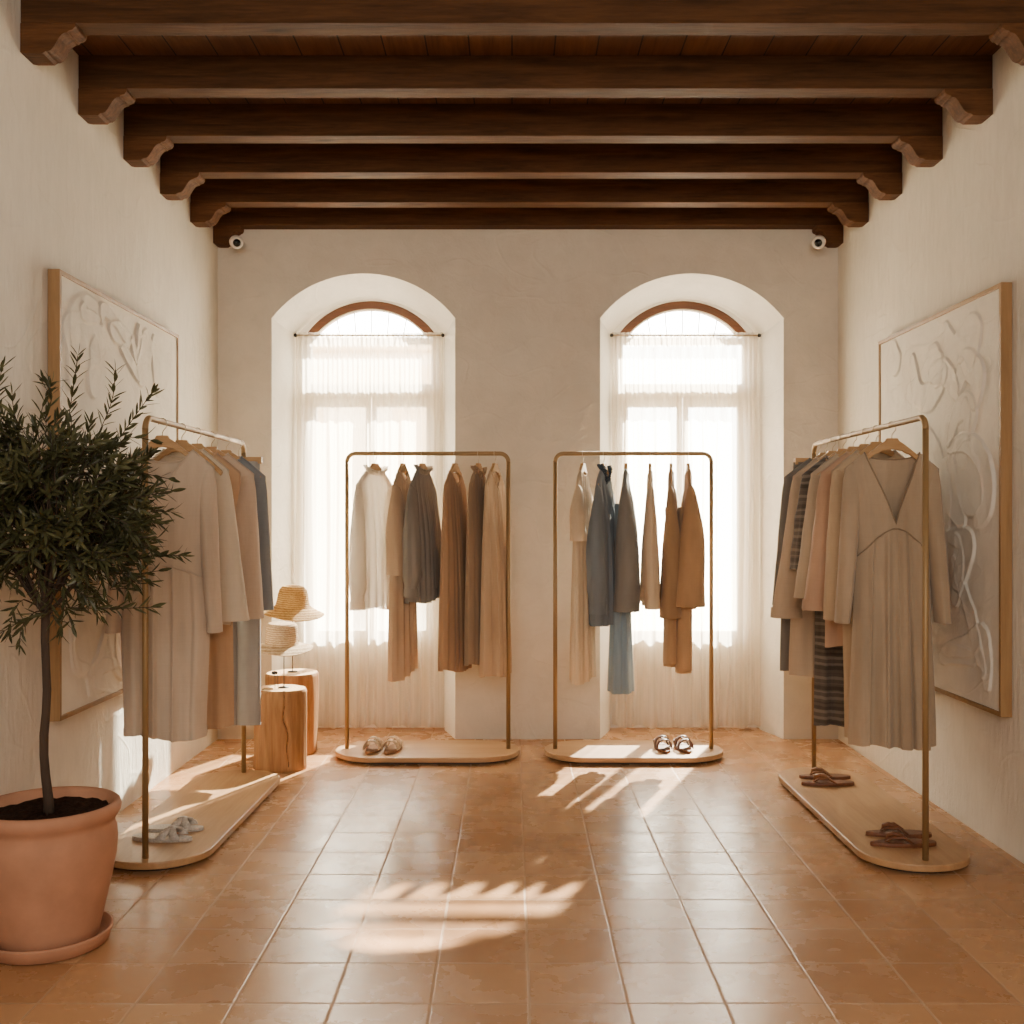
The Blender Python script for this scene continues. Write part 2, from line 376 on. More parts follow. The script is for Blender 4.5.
for wi, (c, c1) in enumerate(wins):
    loops = [arch(**W0, cx=c, y=YB, zb=0), arch(**W1, cx=c1, y=7.20, zb=0), arch(**W1, cx=c1, y=7.285, zb=0),
             arch(**W2, cx=c1, y=7.285, zb=SILL), arch(**W2, cx=c1, y=7.45, zb=SILL)]
    V, Fc = [], []; n = len(loops[0])
    for L in loops: V += L
    for j in range(4):
        for i in range(n - 1 if j < 2 else n):
            i2 = (i + 1) % n
            Fc.append((j * n + i, j * n + i2, (j + 1) * n + i2, (j + 1) * n + i))
    rv = struct(mesh_obj('trim_%d' % (wi + 1), V, Fc, M['reveal'], smooth=False))
    # window
    w = empty('window_%d' % (wi + 1), (c1, 7.33, SILL), kind='structure')
    def wl(p): return (p[0] - c1, p[1] - 7.33, p[2] - SILL)
    ao = arch(hw=.437, spring=2.655, rise=.224, cx=c1, y=7.30, zb=2.56)[1:-1]
    ai = arch(hw=.378, spring=2.64, rise=.183, cx=c1, y=7.30, zb=2.56)[1:-1]
    V, Fc = [], []
    for y in (7.30, 7.37):
        V += [wl((p[0], y, p[2])) for p in ao] + [wl((p[0], y, p[2])) for p in ai]
    n = len(ao)
    for i in range(n - 1):
        Fc += [(i, i + 1, n + i + 1, n + i), (2*n + i, 3*n + i, 3*n + i + 1, 2*n + i + 1),
               (n + i, n + i + 1, 3*n + i + 1, 3*n + i), (i, 2*n + i, 2*n + i + 1, i + 1)]
    mesh_obj('arched_frame', V, Fc, M['winwood'], w, smooth=False)
    # rebated inner bead of the arch, slightly paler
    V, Fc = tube_geo([wl((p[0], 7.305, p[2])) for p in ai], .007, 8); mesh_obj('arch_bead', V, Fc, M['winpaint'], w)
    bm = bmesh.new()
    H = .437
    def wb_(x0, x1, z0, z1, y0=-.03, y1=.04): bbox(bm, x0, x1, y0, y1, z0 - SILL, z1 - SILL)
    wb_(-H, -H + .03, SILL, 2.655); wb_(H - .03, H, SILL, 2.655); wb_(-H + .03, H - .03, SILL, SILL + .07)
    wb_(-H + .03, H - .03, 2.59, 2.63); wb_(-H + .03, H - .03, 2.23, 2.32)
    bm_obj('frame', bm, M['winpaint'], w, bevel=.006)
    for s in (-1, 1):
        bm = bmesh.new(); x0, x1 = (.004, .405) if s > 0 else (-.405, -.004)
        wb_(x0, x0 + .034, SILL + .072, 2.228, -.02, .03); wb_(x1 - .034, x1, SILL + .072, 2.228, -.02, .03)
        wb_(x0 + .034, x1 - .034, SILL + .072, SILL + .12, -.02, .03); wb_(x0 + .034, x1 - .034, 2.165, 2.228, -.02, .03)
        sa = bm_obj('casement', bm, M['winpaint'], w, bevel=.005)
        bm = bmesh.new(); bbox(bm, x0 + .034, x1 - .034, .003, .007, .12, 2.165 - SILL); bm_obj('pane', bm, M['glass'], sa)
    bm = bmesh.new(); bbox(bm, -.406, .406, .003, .007, 2.32 - SILL, 2.59 - SILL); bm_obj('pane', bm, M['glass'], w)
    pts = arch(hw=.378, spring=2.64, rise=.183, cx=c1, y=7.345, zb=2.64)
    V = [wl(p) for p in pts[1:-1]]; mesh_obj('arch_pane', V, [tuple(range(len(V)))], M['glass'], w, smooth=False)
    parts = []
    for a in (-58, -38, -19, 0, 19, 38, 58):
        r = math.radians(a)
        x0, x1 = .30 * math.sin(r) * .55, None
        zt = 2.823 - .183 * (abs(a) / 66) ** 2
        xt = .0062 * a
        parts.append(tube_geo([wl((c1 + xt * .86, 7.335, 2.58)), wl((c1 + xt, 7.335, zt))], .0035, 6))
    V, Fc = join_geo(parts); mesh_obj('glazing_bars', V, Fc, M['iron'], w)

# ceiling beams with corbels
ZB, ZK = 3.255, 3.122
def corbel_prof(s):
    p = [(0, 0), (0, -.133), (.022, -.138), (.095, -.138), (.108, -.128)]
    for i in range(1, 9):
        t = i / 8; p.append((.108 + .092 * t, -.128 + .085 * (t - .16 * math.sin(2 * PI * t))))
    p += [(.203, -.036), (.222, -.030), (.232, -.016), (.232, 0)]
    return p
ZBS = [3.300, 3.270, 3.258, 3.255, 3.255, 3.255]
names = ['nearest the camera', 'second from the camera', 'third from the camera', 'fourth from the camera', 'fifth from the camera', 'running along the back wall']
beam_y = [4.127, 4.678, 5.222, 5.764, 6.306, 6.79]
for i, y0 in enumerate(beam_y):
    dy = .11
    b = empty('ceiling_beam', ((XL + XR) / 2, y0 + dy / 2, ZBS[i]), 0, 'dark wooden ceiling beam %s, on carved corbels' % names[i], 'beam', 'dark ceiling beams')
    hw = (XR - XL) / 2 - .001
    box('beam', -hw, hw, -dy / 2, dy / 2, 0, ZC - ZBS[i] - .001, M['beam'], b, bevel=.004)
    for s in (-1, 1):
        pr = corbel_prof(s); V = []
        for y in (-dy / 2 - .001, dy / 2 + .001): V += [(s * (-hw + px_ * (.9 if i < 5 else .72)), y, z * .84 - .001) for px_, z in pr]
        n = len(pr)
        Fc = [tuple(range(n)), tuple(range(2 * n - 1, n - 1, -1))] + [(k, (k + 1) % n, n + (k + 1) % n, n + k) for k in range(n)]
        c = mesh_obj('corbel', V, Fc, M['corbel'], b, smooth=False)
        bm = bmesh.new(); bm.from_mesh(c.data); bmesh.ops.recalc_face_normals(bm, faces=bm.faces); bm.to_mesh(c.data); bm.free()

# security cameras
for side, xpix, ypix in (('left', 236, 242), ('right', 819, 242)):
    D = 6.70; s = 1 if side == 'left' else -1
    t = empty('security_camera', (px(xpix, D), D, pz(ypix, D)), 0, 'small white security camera on the %s end of the back beam' % side, 'security camera', 'ceiling security cameras')
    V, Fc = lathe_geo([(.0, .035), (.02, .034), (.033, .025), (.041, .005), (.041, -.02), (.034, -.036), (.026, -.038), (.026, -.033), (.0, -.033)], 24)
    rot = Matrix.Rotation(math.radians(24 * s), 3, 'Z') @ Matrix.Rotation(math.radians(-68), 3, 'X')
    h = mesh_obj('housing', [rot @ Vector(v) for v in V], Fc, M['camwhite'], t)
    V, Fc = lathe_geo([(.0, -.044), (.010, -.042), (.018, -.037), (.024, -.034)], 20)
    mesh_obj('lens', [rot @ Vector(v) for v in V], Fc, M['black'], t)
    tube('bracket', [(0, .02, .01), (-s * .01, .05, .02), (-s * .012, .088, .022)], .014, M['camwhite'], t)

# curtains
def curtain(cx, lab):
    NX, NZ = 300, 46; V, Fc = [], []; W = .492; zt, zb = 2.625, .012
    ph = [R.uniform(0, 6.28) for _ in range(8)]
    for j in range(NZ + 1):
        v = j / NZ; z = zt + (zb - zt) * v
        g = smoothstep(.02, .35, v)
        for i in range(NX + 1):
            u = i / NX; x = (-1 + 2 * u) * W
            w = u + .012 * math.sin(9 * u + ph[0]) + .006 * math.sin(23 * u + ph[1] + v)
            fine = math.sin(2 * PI * 30 * w + ph[2]) * .009
            big = (math.sin(2 * PI * 9.5 * w + ph[3] + .5 * v) * .018 + math.sin(2 * PI * 16 * w + ph[4]) * .009)
            y = fine * (1 - .75 * g) + big * g + .012 * math.sin(5 * u + 3 * v + ph[5]) * g
            low = smoothstep(.96, 1, v)
            y += low * .018 * math.sin(40 * u + ph[6]); zz = z + low * .008 * (1 + math.sin(33 * u + ph[7]))
            V.append((x + .006 * math.sin(7 * v + 20 * u) * g, y, zz))
    for j in range(NZ):
        for i in range(NX):
            a = j * (NX + 1) + i; Fc.append((a, a + 1, a + NX + 2, a + NX + 1))
    t = empty('sheer_curtain', (cx, 7.21, 0), 0, 'sheer white linen curtain gathered across the %s arched window' % lab, 'curtain', 'sheer window curtains')
    mesh_obj('curtain_panel', V, Fc, M['curtain'], t)
    # turned header casing and floor hem
    for nm, z0, z1, off in (('heading', 2.607, 2.652, .0), ('hem', .012, .05, -.002)):
        V2, F2 = [], []
        for i in range(NX + 1):
            b = V[i] if nm == 'heading' else V[NZ * (NX + 1) + i]
            for z, d in ((z0, 0), (z1, 0)): V2.append((b[0], b[1] + off - .0015, z if nm == 'heading' else b[2] + (z - z0)))
        for i in range(NX): F2.append((2 * i, 2 * i + 2, 2 * i + 3, 2 * i + 1))
        mesh_obj(nm, V2, F2, M['curtain'], t)
    r = empty('curtain_rod', (cx, 7.205, 2.632), 0, 'thin metal curtain rod across the %s arched window' % lab, 'curtain rod', 'curtain rods')
    tube('rod', [(-.5, 0, 0), (.5, 0, 0)], .006, M['wire'], r)
    for s in (-1, 1):
        V2, F2 = lathe_geo([(.0, -.012), (.010, -.009), (.013, 0), (.010, .009), (.0, .012)], 14)
        mesh_obj('rod_end', [(s * .492 + z, x, y) for x, y, z in V2], F2, M['iron'], r)
curtain(wins[0][1], 'left'); curtain(wins[1][1], 'right')

# ------------------------------------------------------------------ outside
struct(box('ground', -30, 30, 7.6, 45, -.35, -.25, M['paving']))
fb = empty('building', (-6.2, 20, -.25), 0, 'pale sunlit stone building outside the left window', 'building')
box('facade', -7, 6.5, 0, 4, 0, 4.75, M['facade'], fb)
box('cornice', -7.15, 6.65, -.25, 4, 4.75, 4.95, M['facade_trim'], fb, bevel=.03)
box('frieze', -7, 6.5, -.06, 0, 4.2, 4.5, M['facade_trim'], fb)
for i in range(5):
    wn = box('window_surround', -6 + i * 2.5, -4.8 + i * 2.5, -.08, 0, 1.4, 3.7, M['facade_trim'], fb)

# ------------------------------------------------------------------ clothes racks
def stadium(L, Wd, n=20, r=None):
    r = Wd / 2 if r is None else r; pts = []
    for sx, sy, a0 in ((1, 1, 0), (-1, 1, 90), (-1, -1, 180), (1, -1, 270)):
        for i in range(n + 1):
            a = math.radians(a0 + 90 * i / n); pts.append((sx * (L / 2 - r) + r * math.cos(a), sy * (Wd / 2 - r) + r * math.sin(a)))
    return pts
def rack(loc, rz, span, Wd, zr, label, group):
    t = empty('clothes_rack', loc, rz, label, 'clothes rack', group)
    bm = bmesh.new(); vs = [bm.verts.new((x, y, .016)) for x, y in stadium(span + .13, Wd, r=Wd / 2 - .004)]
    f = bm.faces.new(vs); g = bmesh.ops.extrude_face_region(bm, geom=[f])
    for v in g['geom']:
        if isinstance(v, bmesh.types.BMVert): v.co.z = .045
    bm_obj('base', bm, M['oakbase'], t, bevel=.005)
    bm = bmesh.new(); vs = [bm.verts.new((x, y, 0)) for x, y in stadium(span + .05, Wd - .08, r=Wd / 2 - .045)]
    f = bm.faces.new(vs); g = bmesh.ops.extrude_face_region(bm, geom=[f])
    for v in g['geom']:
        if isinstance(v, bmesh.types.BMVert): v.co.z = .016
    bm_obj('plinth', bm, M['iron'], t)
    h = span / 2; cr = .05; pts = []
    for i in range(9):
        a = PI - PI / 2 * i / 8; pts.append((-h + cr + cr * math.cos(a), 0, zr - cr + cr * math.sin(a)))
    pts += [(x, 0, zr) for x in (-h * .5, 0, h * .5)]
    for i in range(9):
        a = PI / 2 - PI / 2 * i / 8; pts.append((h - cr + cr * math.cos(a), 0, zr - cr + cr * math.sin(a)))
    tube('rail', pts, .0125, M['brass'], t, 14)
    for s in (-1, 1): tube('pole', [(s * h, 0, .044), (s * h, 0, zr - cr)], .0125, M['brass'], t, 14)
    return t
ZR, ZS = 1.794, 1.812
rack((-.5, 6.404, 0), 0, .957, .50, ZR, 'brass clothes rack on an oval wooden base, by the left window', 'brass clothes racks')
rack((.719, 6.404, 0), 0, .925, .50, ZR, 'brass clothes rack on an oval wooden base, by the right window', 'brass clothes racks')
def side_rod(x0, y0, x1, y1):
    return ((x0 + x1) / 2, (y0 + y1) / 2, 0), math.atan2(y1 - y0, x1 - x0), math.hypot(x1 - x0, y1 - y0)
LR = (-1.470, 4.33, -1.441, 5.80); RR_ = (1.648, 4.304, 1.640, 5.865)
l, a, sp = side_rod(*LR); rack(l, a, sp, .455, ZS, 'brass clothes rack along the left wall, beside the olive tree', 'brass clothes racks')
l, a, sp = side_rod(*RR_); rack(l, a, sp, .455, ZS, 'brass clothes rack along the right wall, below the relief painting', 'brass clothes racks')

# ------------------------------------------------------------------ hangers
def arm_top(x, hw): return -.070 - .122 * (max(0, x - .03) / (hw - .03)) ** 1.12
def hanger(loc, rz, hw, label, group):
    t = empty('wooden_hanger', loc, rz, label, 'hanger', group)
    top = [(.030 + (hw - .03) * i / 10, arm_top(.030 + (hw - .03) * i / 10, hw)) for i in range(11)]
    right = [(.024, -.058)] + top + [(hw + .004, top[-1][1] - .012), (hw - .004, top[-1][1] - .026)]
    low = [(x, z - (.026 if x > .06 else .034)) for x, z in reversed(top[1:-1])] + [(0, -.106)]
    half = right + low
    prof = half + [(-x, z) for x, z in reversed(half[:-1])]
    n = len(prof); V = [(x, -.009, z) for x, z in prof] + [(x, .009, z) for x, z in prof]
    bm = bmesh.new(); bv = [bm.verts.new(v) for v in V]
    bm.faces.new(bv[:n]); bm.faces.new(bv[n:][::-1])
    for k in range(n): bm.faces.new((bv[k], bv[(k + 1) % n], bv[n + (k + 1) % n], bv[n + k]))
    o = bm_obj('shoulder_bar', bm, M['hanger'], t, bevel=.003)
    pts = [(0, 0, -.06), (0, 0, -.045), (.006, 0, -.034), (.0165, 0, -.022)]
    for i in range(15):
        a = math.radians(-25 + 235 * i / 14); pts.append((.0175 * math.cos(a), 0, -.003 + .0175 * math.sin(a)))
    tube('hook', pts, .0018, M['wire'], t, 6)
    return t
def clamp_hanger(loc, rz, label, group):
    t = empty('clamp_hanger', loc, rz, label, 'hanger', group)
    pts = [(0, 0, -.085), (0, 0, -.045), (.006, 0, -.034), (.0165, 0, -.022)]
    for i in range(15):
        a = math.radians(-25 + 235 * i / 14); pts.append((.0175 * math.cos(a), 0, -.003 + .0175 * math.sin(a)))
    tube('hook', pts, .0018, M['wire'], t, 6)
    for s in (-1, 1):
        bm = bmesh.new(); bbox(bm, -.125, .125, s * .011 - .006, s * .011 + .006, -.115, -.08); bm_obj('clamp_bar', bm, M['hanger'], t, bevel=.002)
    bm = bmesh.new(); bbox(bm, -.014, .014, -.021, .021, -.16, -.076); bm_obj('clip', bm, M['brass'], t, bevel=.002)
    return t

# ------------------------------------------------------------------ garments
def ring_tube(rows, nseg=28, rip=None):
    V, Fc = [], []
    for j, (cx, cy, cz, rx, ry) in enumerate(rows):
        for k in range(nseg):
            th = 2 * PI * k / nseg; m = 1 + (rip(th, j / (len(rows) - 1)) if rip else 0)
            V.append((cx + rx * m * math.cos(th), cy + ry * m * math.sin(th), cz))
    for j in range(len(rows) - 1):
        for k in range(nseg):
            k2 = (k + 1) % nseg; Fc.append((j * nseg + k, (j + 1) * nseg + k, (j + 1) * nseg + k2, j * nseg + k2))
    return V, Fc
def garment(name, label, cat, loc, rz, mat, L, hw=.16, nw=.075, nd=.03, nshape='round', bd=.01, prof=None, th=None,
            folds=4, amp=.012, sleeve=None, split=None, trim=None, ruffle=False, hem_wave=.012, seed=0, group=None, skirt_mat=None, sway=0, hem_band=False):
    rr = random.Random(seed + 100); ph = [rr.uniform(0, 6.28) for _ in range(12)]
    t = empty(name, loc, rz, label, cat, group)
    prof = prof or [(-.2, hw), (-.36, hw * .93), (-L, hw * 1.15)]
    prof = sorted([(-z, w) for z, w in prof]); th = sorted([(-z, w) for z, w in (th or [(-.1, .03), (-.3, .055), (-L, .065)])])
    NU, NV = 48, 56; thin = .86 if group in (GL, GR) else 1
    znk = arm_top(nw, hw - .012) + .013
    def zshould(x):
        x = abs(x)
        return arm_top(x, hw - .012) + .013 if x >= nw else znk
    def panel(u, v, side):
        x0 = u * hw; ax = abs(x0)
        drop = nd if side < 0 else bd
        if ax >= nw: z0 = zshould(x0)
        else:
            s = ax / nw
            z0 = znk - drop * ((1 - s) if nshape == 'V' and side < 0 else math.sqrt(max(0, 1 - s ** 2)))
        zh = -L + hem_wave * math.sin(3.1 * u + ph[0] + (0 if side < 0 else 1)) + sway * u
        if split:
            zs = split[0] - split[1] * abs(u) ** 1.6
            vs = .4
            z = z0 + (min(zs, z0 - .02) - z0) * (v / vs) if v <= vs else min(zs, z0 - .02) + (zh - min(zs, z0 - .02)) * ((v - vs) / (1 - vs))
        else: z = z0 + (zh - z0) * v
        W = interp(prof, -z) if -z > .2 else hw
        x = u * W
        d = max(0, zshould(x0) - z)
        T = max(.017, interp(th, -z) * thin * (.5 + .5 * smoothstep(.15, .6, -z))) * (1 - math.exp(-d / .016))
        y = side * T * math.sqrt(max(0, 1 - abs(u) ** 2.2))
        g = smoothstep(.12, L, -z) ** .8
        g = .15 + .85 * g if d > .03 else .15 * d / .03
        if split: g = (g if v > .4 else .12)
        e = math.sqrt(max(0, 1 - u * u))
        k = PI * folds
        wv = math.sin(k * u + ph[1] + .7 * math.sin(2.2 * z + ph[2])) + .55 * math.sin(k * 2.1 * u + ph[3] + z) + .3 * math.sin(k * .6 * u + ph[4] - 1.5 * z)
        off = 0 if side < 0 else 2
        if side > 0: wv = math.sin(k * u + ph[5]) + .5 * math.sin(k * 1.8 * u + ph[6])
        y += amp * g * wv * (.35 + .65 * e) * (1 if abs(u) < .999 else 0)
        x += amp * .5 * g * math.sin(k * u * 1.3 + ph[7]) * e
        return (x, y, z)
    V, Fc, MI = [], [], []
    for side in (-1, 1):
        o = len(V)
        for j in range(NV + 1):
            for i in range(NU + 1): V.append(panel(-1 + 2 * i / NU, j / NV, side))
        for j in range(NV):
            for i in range(NU):
                a = o + j * (NU + 1) + i
                q = (a, a + NU + 1, a + NU + 2, a + 1); Fc.append(q if side < 0 else q[::-1]); MI.append(1 if split and j >= int(NV * .4) else 0)
    def clean(nm, V, Fc, mt):
        o = mesh_obj(nm, V, Fc, mt, t)
        bm = bmesh.new(); bm.from_mesh(o.data)
        bmesh.ops.delete(bm, geom=[v for v in bm.verts if not v.link_faces], context='VERTS')
        bmesh.ops.remove_doubles(bm, verts=bm.verts, dist=.0008)
        bm.to_mesh(o.data); bm.free(); o.data.polygons.foreach_set('use_smooth', [True] * len(o.data.polygons)); return o
    if split:
        clean('bodice', V, [f for f, m in zip(Fc, MI) if m == 0], mat)
        clean('skirt', V, [f for f, m in zip(Fc, MI) if m == 1], skirt_mat or mat)
        pts = [Vector(panel(-1 + 2 * i / 40, .4, -1)) + Vector((0, -.002, 0)) for i in range(41)]
        tube('waist_seam', pts, .0035, trim or mat, t, 6)
    else:
        clean('body', V, Fc, mat)
    # neckband
    pf = [Vector(panel(-nw / hw + 2 * nw / hw * i / 24, 0, -1)) for i in range(25)]
    pb = [Vector(panel(nw / hw - 2 * nw / hw * i / 24, 0, 1)) for i in range(25)]
    if ruffle:
        parts = []
        V2, F2 = [], []; P = pf + pb[1:-1]; n = len(P); K = 6
        for i in range(K * n):
            f = i / K; a, b = P[int(f) % n], P[(int(f) + 1) % n]; p = a.lerp(b, f % 1)
            for q in range(5):
                s = q / 4; wob = .011 * math.sin(i * 1.25 + q * .3) * s
                V2.append(p + Vector((wob * .8 + .012 * s * (1 if p.x > 0 else -1), (-1 if f < 24 else 1) * (.012 * s + wob * .6), .03 * s + .004 * math.sin(i * .9) * s)))
        N = K * n
        for i in range(N):
            for q in range(4): F2.append((i * 5 + q, ((i + 1) % N) * 5 + q, ((i + 1) % N) * 5 + q + 1, i * 5 + q + 1))
        mesh_obj('ruffled_collar', V2, F2, trim or mat, t)
    else:
        tube('neckband', pf + pb[1:], .004, trim or mat, t, 6)
    if hem_band:
        V2, F2 = [], []
        for side in (-1, 1):
            o = len(V2)
            for i in range(NU + 1):
                u = -1 + 2 * i / NU
                for v in (.972, 1.0): p = panel(u, v, side); V2.append((p[0] * 1.01, p[1] + side * .003, p[2] - (.002 if v == 1 else 0)))
            for i in range(NU): F2.append((o + 2 * i, o + 2 * i + 1, o + 2 * i + 3, o + 2 * i + 2))
        mesh_obj('hem_band', V2, F2, trim or mat, t)
    if sleeve:
        sl = dict(len=.65, r0=.062, r1=.055, flare=.02, ry=.055, cuff=0, fold=.05); sl.update(sleeve)
        ztip = zshould(hw)
        for s in (-1, 1):
            if sl.get('only') and sl['only'] != s: continue
            rows = []; NR = 34; zend = -sl['len']
            p2 = [rr.uniform(0, 6.28) for _ in range(3)]
            for j in range(NR + 1):
                v = j / NR; z = ztip + .004 + (zend - ztip) * v
                rx = sl['r0'] + (sl['r1'] - sl['r0']) * v; ry = sl['ry'] * (.85 + .3 * v)
                capf = math.sqrt(max(.0, 1 - max(0, 1 - v / .16) ** 2)); rx *= .10 + .90 * capf; ry *= (.12 + .88 * capf) * (.5 + .5 * smoothstep(0, .5, v)) * thin
                if sl['cuff']:
                    q = smoothstep(.86, .97, v); rx *= 1 - sl['cuff'] * q; ry *= 1 - sl['cuff'] * q
                outer = hw + .004 + sl['flare'] * (v ** 1.1) + (sl.get('belly', 0) * math.sin(PI * v ** 1.4))
                outer -= .016 * (1 - capf); rows.append((s * (outer - rx), -.004 + .006 * math.sin(5 * v + p2[0]), z, rx, ry))
            def rip(th_, v): return sl['fold'] * smoothstep(.05, .5, v) * (math.sin(4 * th_ + p2[1] + 1.5 * v) + .6 * math.sin(7 * th_ + p2[2] - v) + .4 * math.sin(18 * v + 2 * th_))
            V2, F2 = ring_tube(rows, 30, rip); so = mesh_obj('sleeve', V2, F2, mat, t)
            if sl['cuff']:
                c = rows[-1]; V2, F2 = ring_tube([(c[0], c[1], c[2] + .006, c[3] * 1.08, c[4] * 1.08), (c[0], c[1], c[2] - .02, c[3] * 1.1, c[4] * 1.1), (c[0], c[1], c[2] - .045, c[3] * 1.12, c[4] * 1.12)], 24)
                mesh_obj('cuff', V2, F2, mat, so)
    return t
def trousers(label, loc, rz, mat, z0, L, hw=.11, spread=.0, ry=.035, seed=0, name='trousers', cat='trousers', dz=.03, group=None, waist=True):
    rr = random.Random(seed + 500); t = empty(name, loc, rz, label, cat, group)
    for s in (-1, 1):
        p = [rr.uniform(0, 6.28) for _ in range(3)]; rows = []
        for j in range(31):
            v = j / 30; z = z0 + (-L - (dz if s > 0 else 0) - z0) * v
            rx = hw * .5 * (1.02 + .12 * v)
            rows.append((s * (hw * .5 + spread * v), .006 * s * 0 + .004 * math.sin(4 * v + p[0]), z, rx, ry * (.8 + .35 * v)))
        def rip(th_, v): return .07 * smoothstep(.03, .4, v) * (math.sin(3 * th_ + p[1] + v) + .5 * math.sin(6 * th_ + p[2]))
        V2, F2 = ring_tube(rows, 28, rip); mesh_obj('leg', V2, F2, mat, t)
    if waist:
        V2, F2 = ring_tube([(0, 0, z0 + .002, hw * 1.02, ry * .9), (0, 0, z0 - .045, hw * 1.03, ry * .98)], 40)
        mesh_obj('waistband', V2, F2, mat, t)
    return t
def hemskirt(label, loc, rz, mat, z0, L, w0, w1, ry0, ry1, seed=0, name='skirt', cat='skirt', folds=5, group=None):
    rr = random.Random(seed + 900); t = empty(name, loc, rz, label, cat, group); p = [rr.uniform(0, 6.28) for _ in range(3)]
    rows = [(0, 0, z0 + (-L - z0) * j / 36, w0 + (w1 - w0) * j / 36, ry0 + (ry1 - ry0) * j / 36) for j in range(37)]
    def rip(th_, v): return .13 * smoothstep(.03, .6, v) * (math.sin(folds * th_ + p[0] + .6 * v) + .5 * math.sin((2 * folds + 1) * th_ + p[1]))
    V2, F2 = ring_tube(rows, 72, rip); mesh_obj('skirt_panel', V2, F2, mat, t)
    V2, F2 = ring_tube([(0, 0, z0 + .003, w0 * 1.02, ry0 * 1.02), (0, 0, z0 - .04, w0 * 1.03, ry0 * 1.06)], 40); mesh_obj('waistband', V2, F2, mat, t)
    return t

fb_ = {}
def fab(key, c, **kw):
    if key not in fb_: fb_[key] = fabric('fabric_' + key, c, **kw)
    return fb_[key]
rad = math.radians
# --- rack by the left window
GL, GR = 'clothes on the rack by the left window', 'clothes on the rack by the right window'
HL, HR = 'hangers on the rack by the left window', 'hangers on the rack by the right window'
def pos(hx): return (px(hx, 6.404), 6.404, ZR)
def hang(hx, rz, hw, what, g): hanger(pos(hx), rad(rz), hw - .026, what, g)
hang(375, 56, .17, 'wooden hanger holding the sheer white blouse', HL)
garment('blouse', 'sheer white gathered-neck blouse, leftmost on the left window rack', 'blouse', pos(375), rad(56), fab('white_sheer', '#e9e2d6', trans=.45, alpha=.12), .915, hw=.17, nw=.08, nd=.035,
        prof=[(-.2, .17), (-.4, .165), (-.915, .18)], th=[(-.1, .03), (-.3, .06), (-.915, .075)], folds=7, amp=.012, sleeve=dict(len=.875, r0=.05, r1=.062, flare=.035, belly=.02, cuff=.25, ry=.05), ruffle=True, seed=1, group=GL)
hang(403, 74, .165, 'wooden hanger holding the long oatmeal dress', HL)
garment('long_dress', 'long pale oatmeal dress with wide layered sleeve, second on the left window rack', 'dress', pos(403), rad(74), fab('oatmeal', '#c4a98c', trans=.3), 1.30, hw=.165, nw=.08, nd=.06, nshape='V',
        prof=[(-.2, .165), (-.5, .15), (-1.3, .17)], th=[(-.1, .02), (-.3, .05), (-1.3, .068)], folds=5, amp=.011, sleeve=dict(len=.72, r0=.06, r1=.075, flare=.0, ry=.066, fold=.03), sway=.02, seed=2, group=GL)
hang(422.5, 66, .16, 'wooden hanger holding the charcoal grey blouse', HL)
garment('blouse', 'charcoal grey blouse with ruffled neck, on the left window rack', 'blouse', pos(422.5), rad(66), fab('charcoal', '#8b837a', trans=.25), .87, hw=.16, nw=.075, nd=.03,
        prof=[(-.2, .16), (-.5, .17), (-.87, .16)], th=[(-.1, .03), (-.4, .07), (-.87, .075)], folds=7, amp=.014, sleeve=dict(len=.80, r0=.055, r1=.066, flare=.03, belly=.02, cuff=.35, ry=.06, fold=.07), ruffle=True, seed=3, group=GL)
hang(455, 70, .165, 'wooden hanger holding the caramel pleated dress', HL)
garment('long_dress', 'caramel brown pleated sleeveless dress on the left window rack', 'dress', pos(455), rad(70), fab('caramel', '#ab8868', trans=.2), 1.28, hw=.165, nw=.085, nd=.09, nshape='V',
        prof=[(-.2, .165), (-.4, .17), (-1.28, .18)], th=[(-.1, .03), (-.3, .05), (-1.28, .07)], folds=9, amp=.012, seed=4, sway=-.02, group=GL)
hang(478.5, 72, .165, 'wooden hanger holding the taupe brown dress', HL)
garment('long_dress', 'taupe brown long dress between the caramel and cream dresses', 'dress', pos(478.5), rad(72), fab('taupe', '#987f66', trans=.15), 1.235, hw=.165, nw=.085, nd=.05, nshape='V',
        prof=[(-.2, .165), (-.4, .165), (-1.235, .17)], th=[(-.1, .03), (-.3, .045), (-1.235, .06)], folds=8, amp=.012, ruffle=True, seed=5, group=GL)
hang(495, 70, .165, 'wooden hanger holding the pale sand dress', HL)
garment('long_dress', 'pale sand long dress, rightmost on the left window rack', 'dress', pos(495), rad(70), fab('sand', '#c5a888', trans=.2), 1.31, hw=.165, nw=.085, nd=.10, nshape='V',
        prof=[(-.2, .165), (-.4, .17), (-1.31, .18)], th=[(-.1, .03), (-.3, .045), (-1.31, .07)], folds=7, amp=.014, seed=6, group=GL)
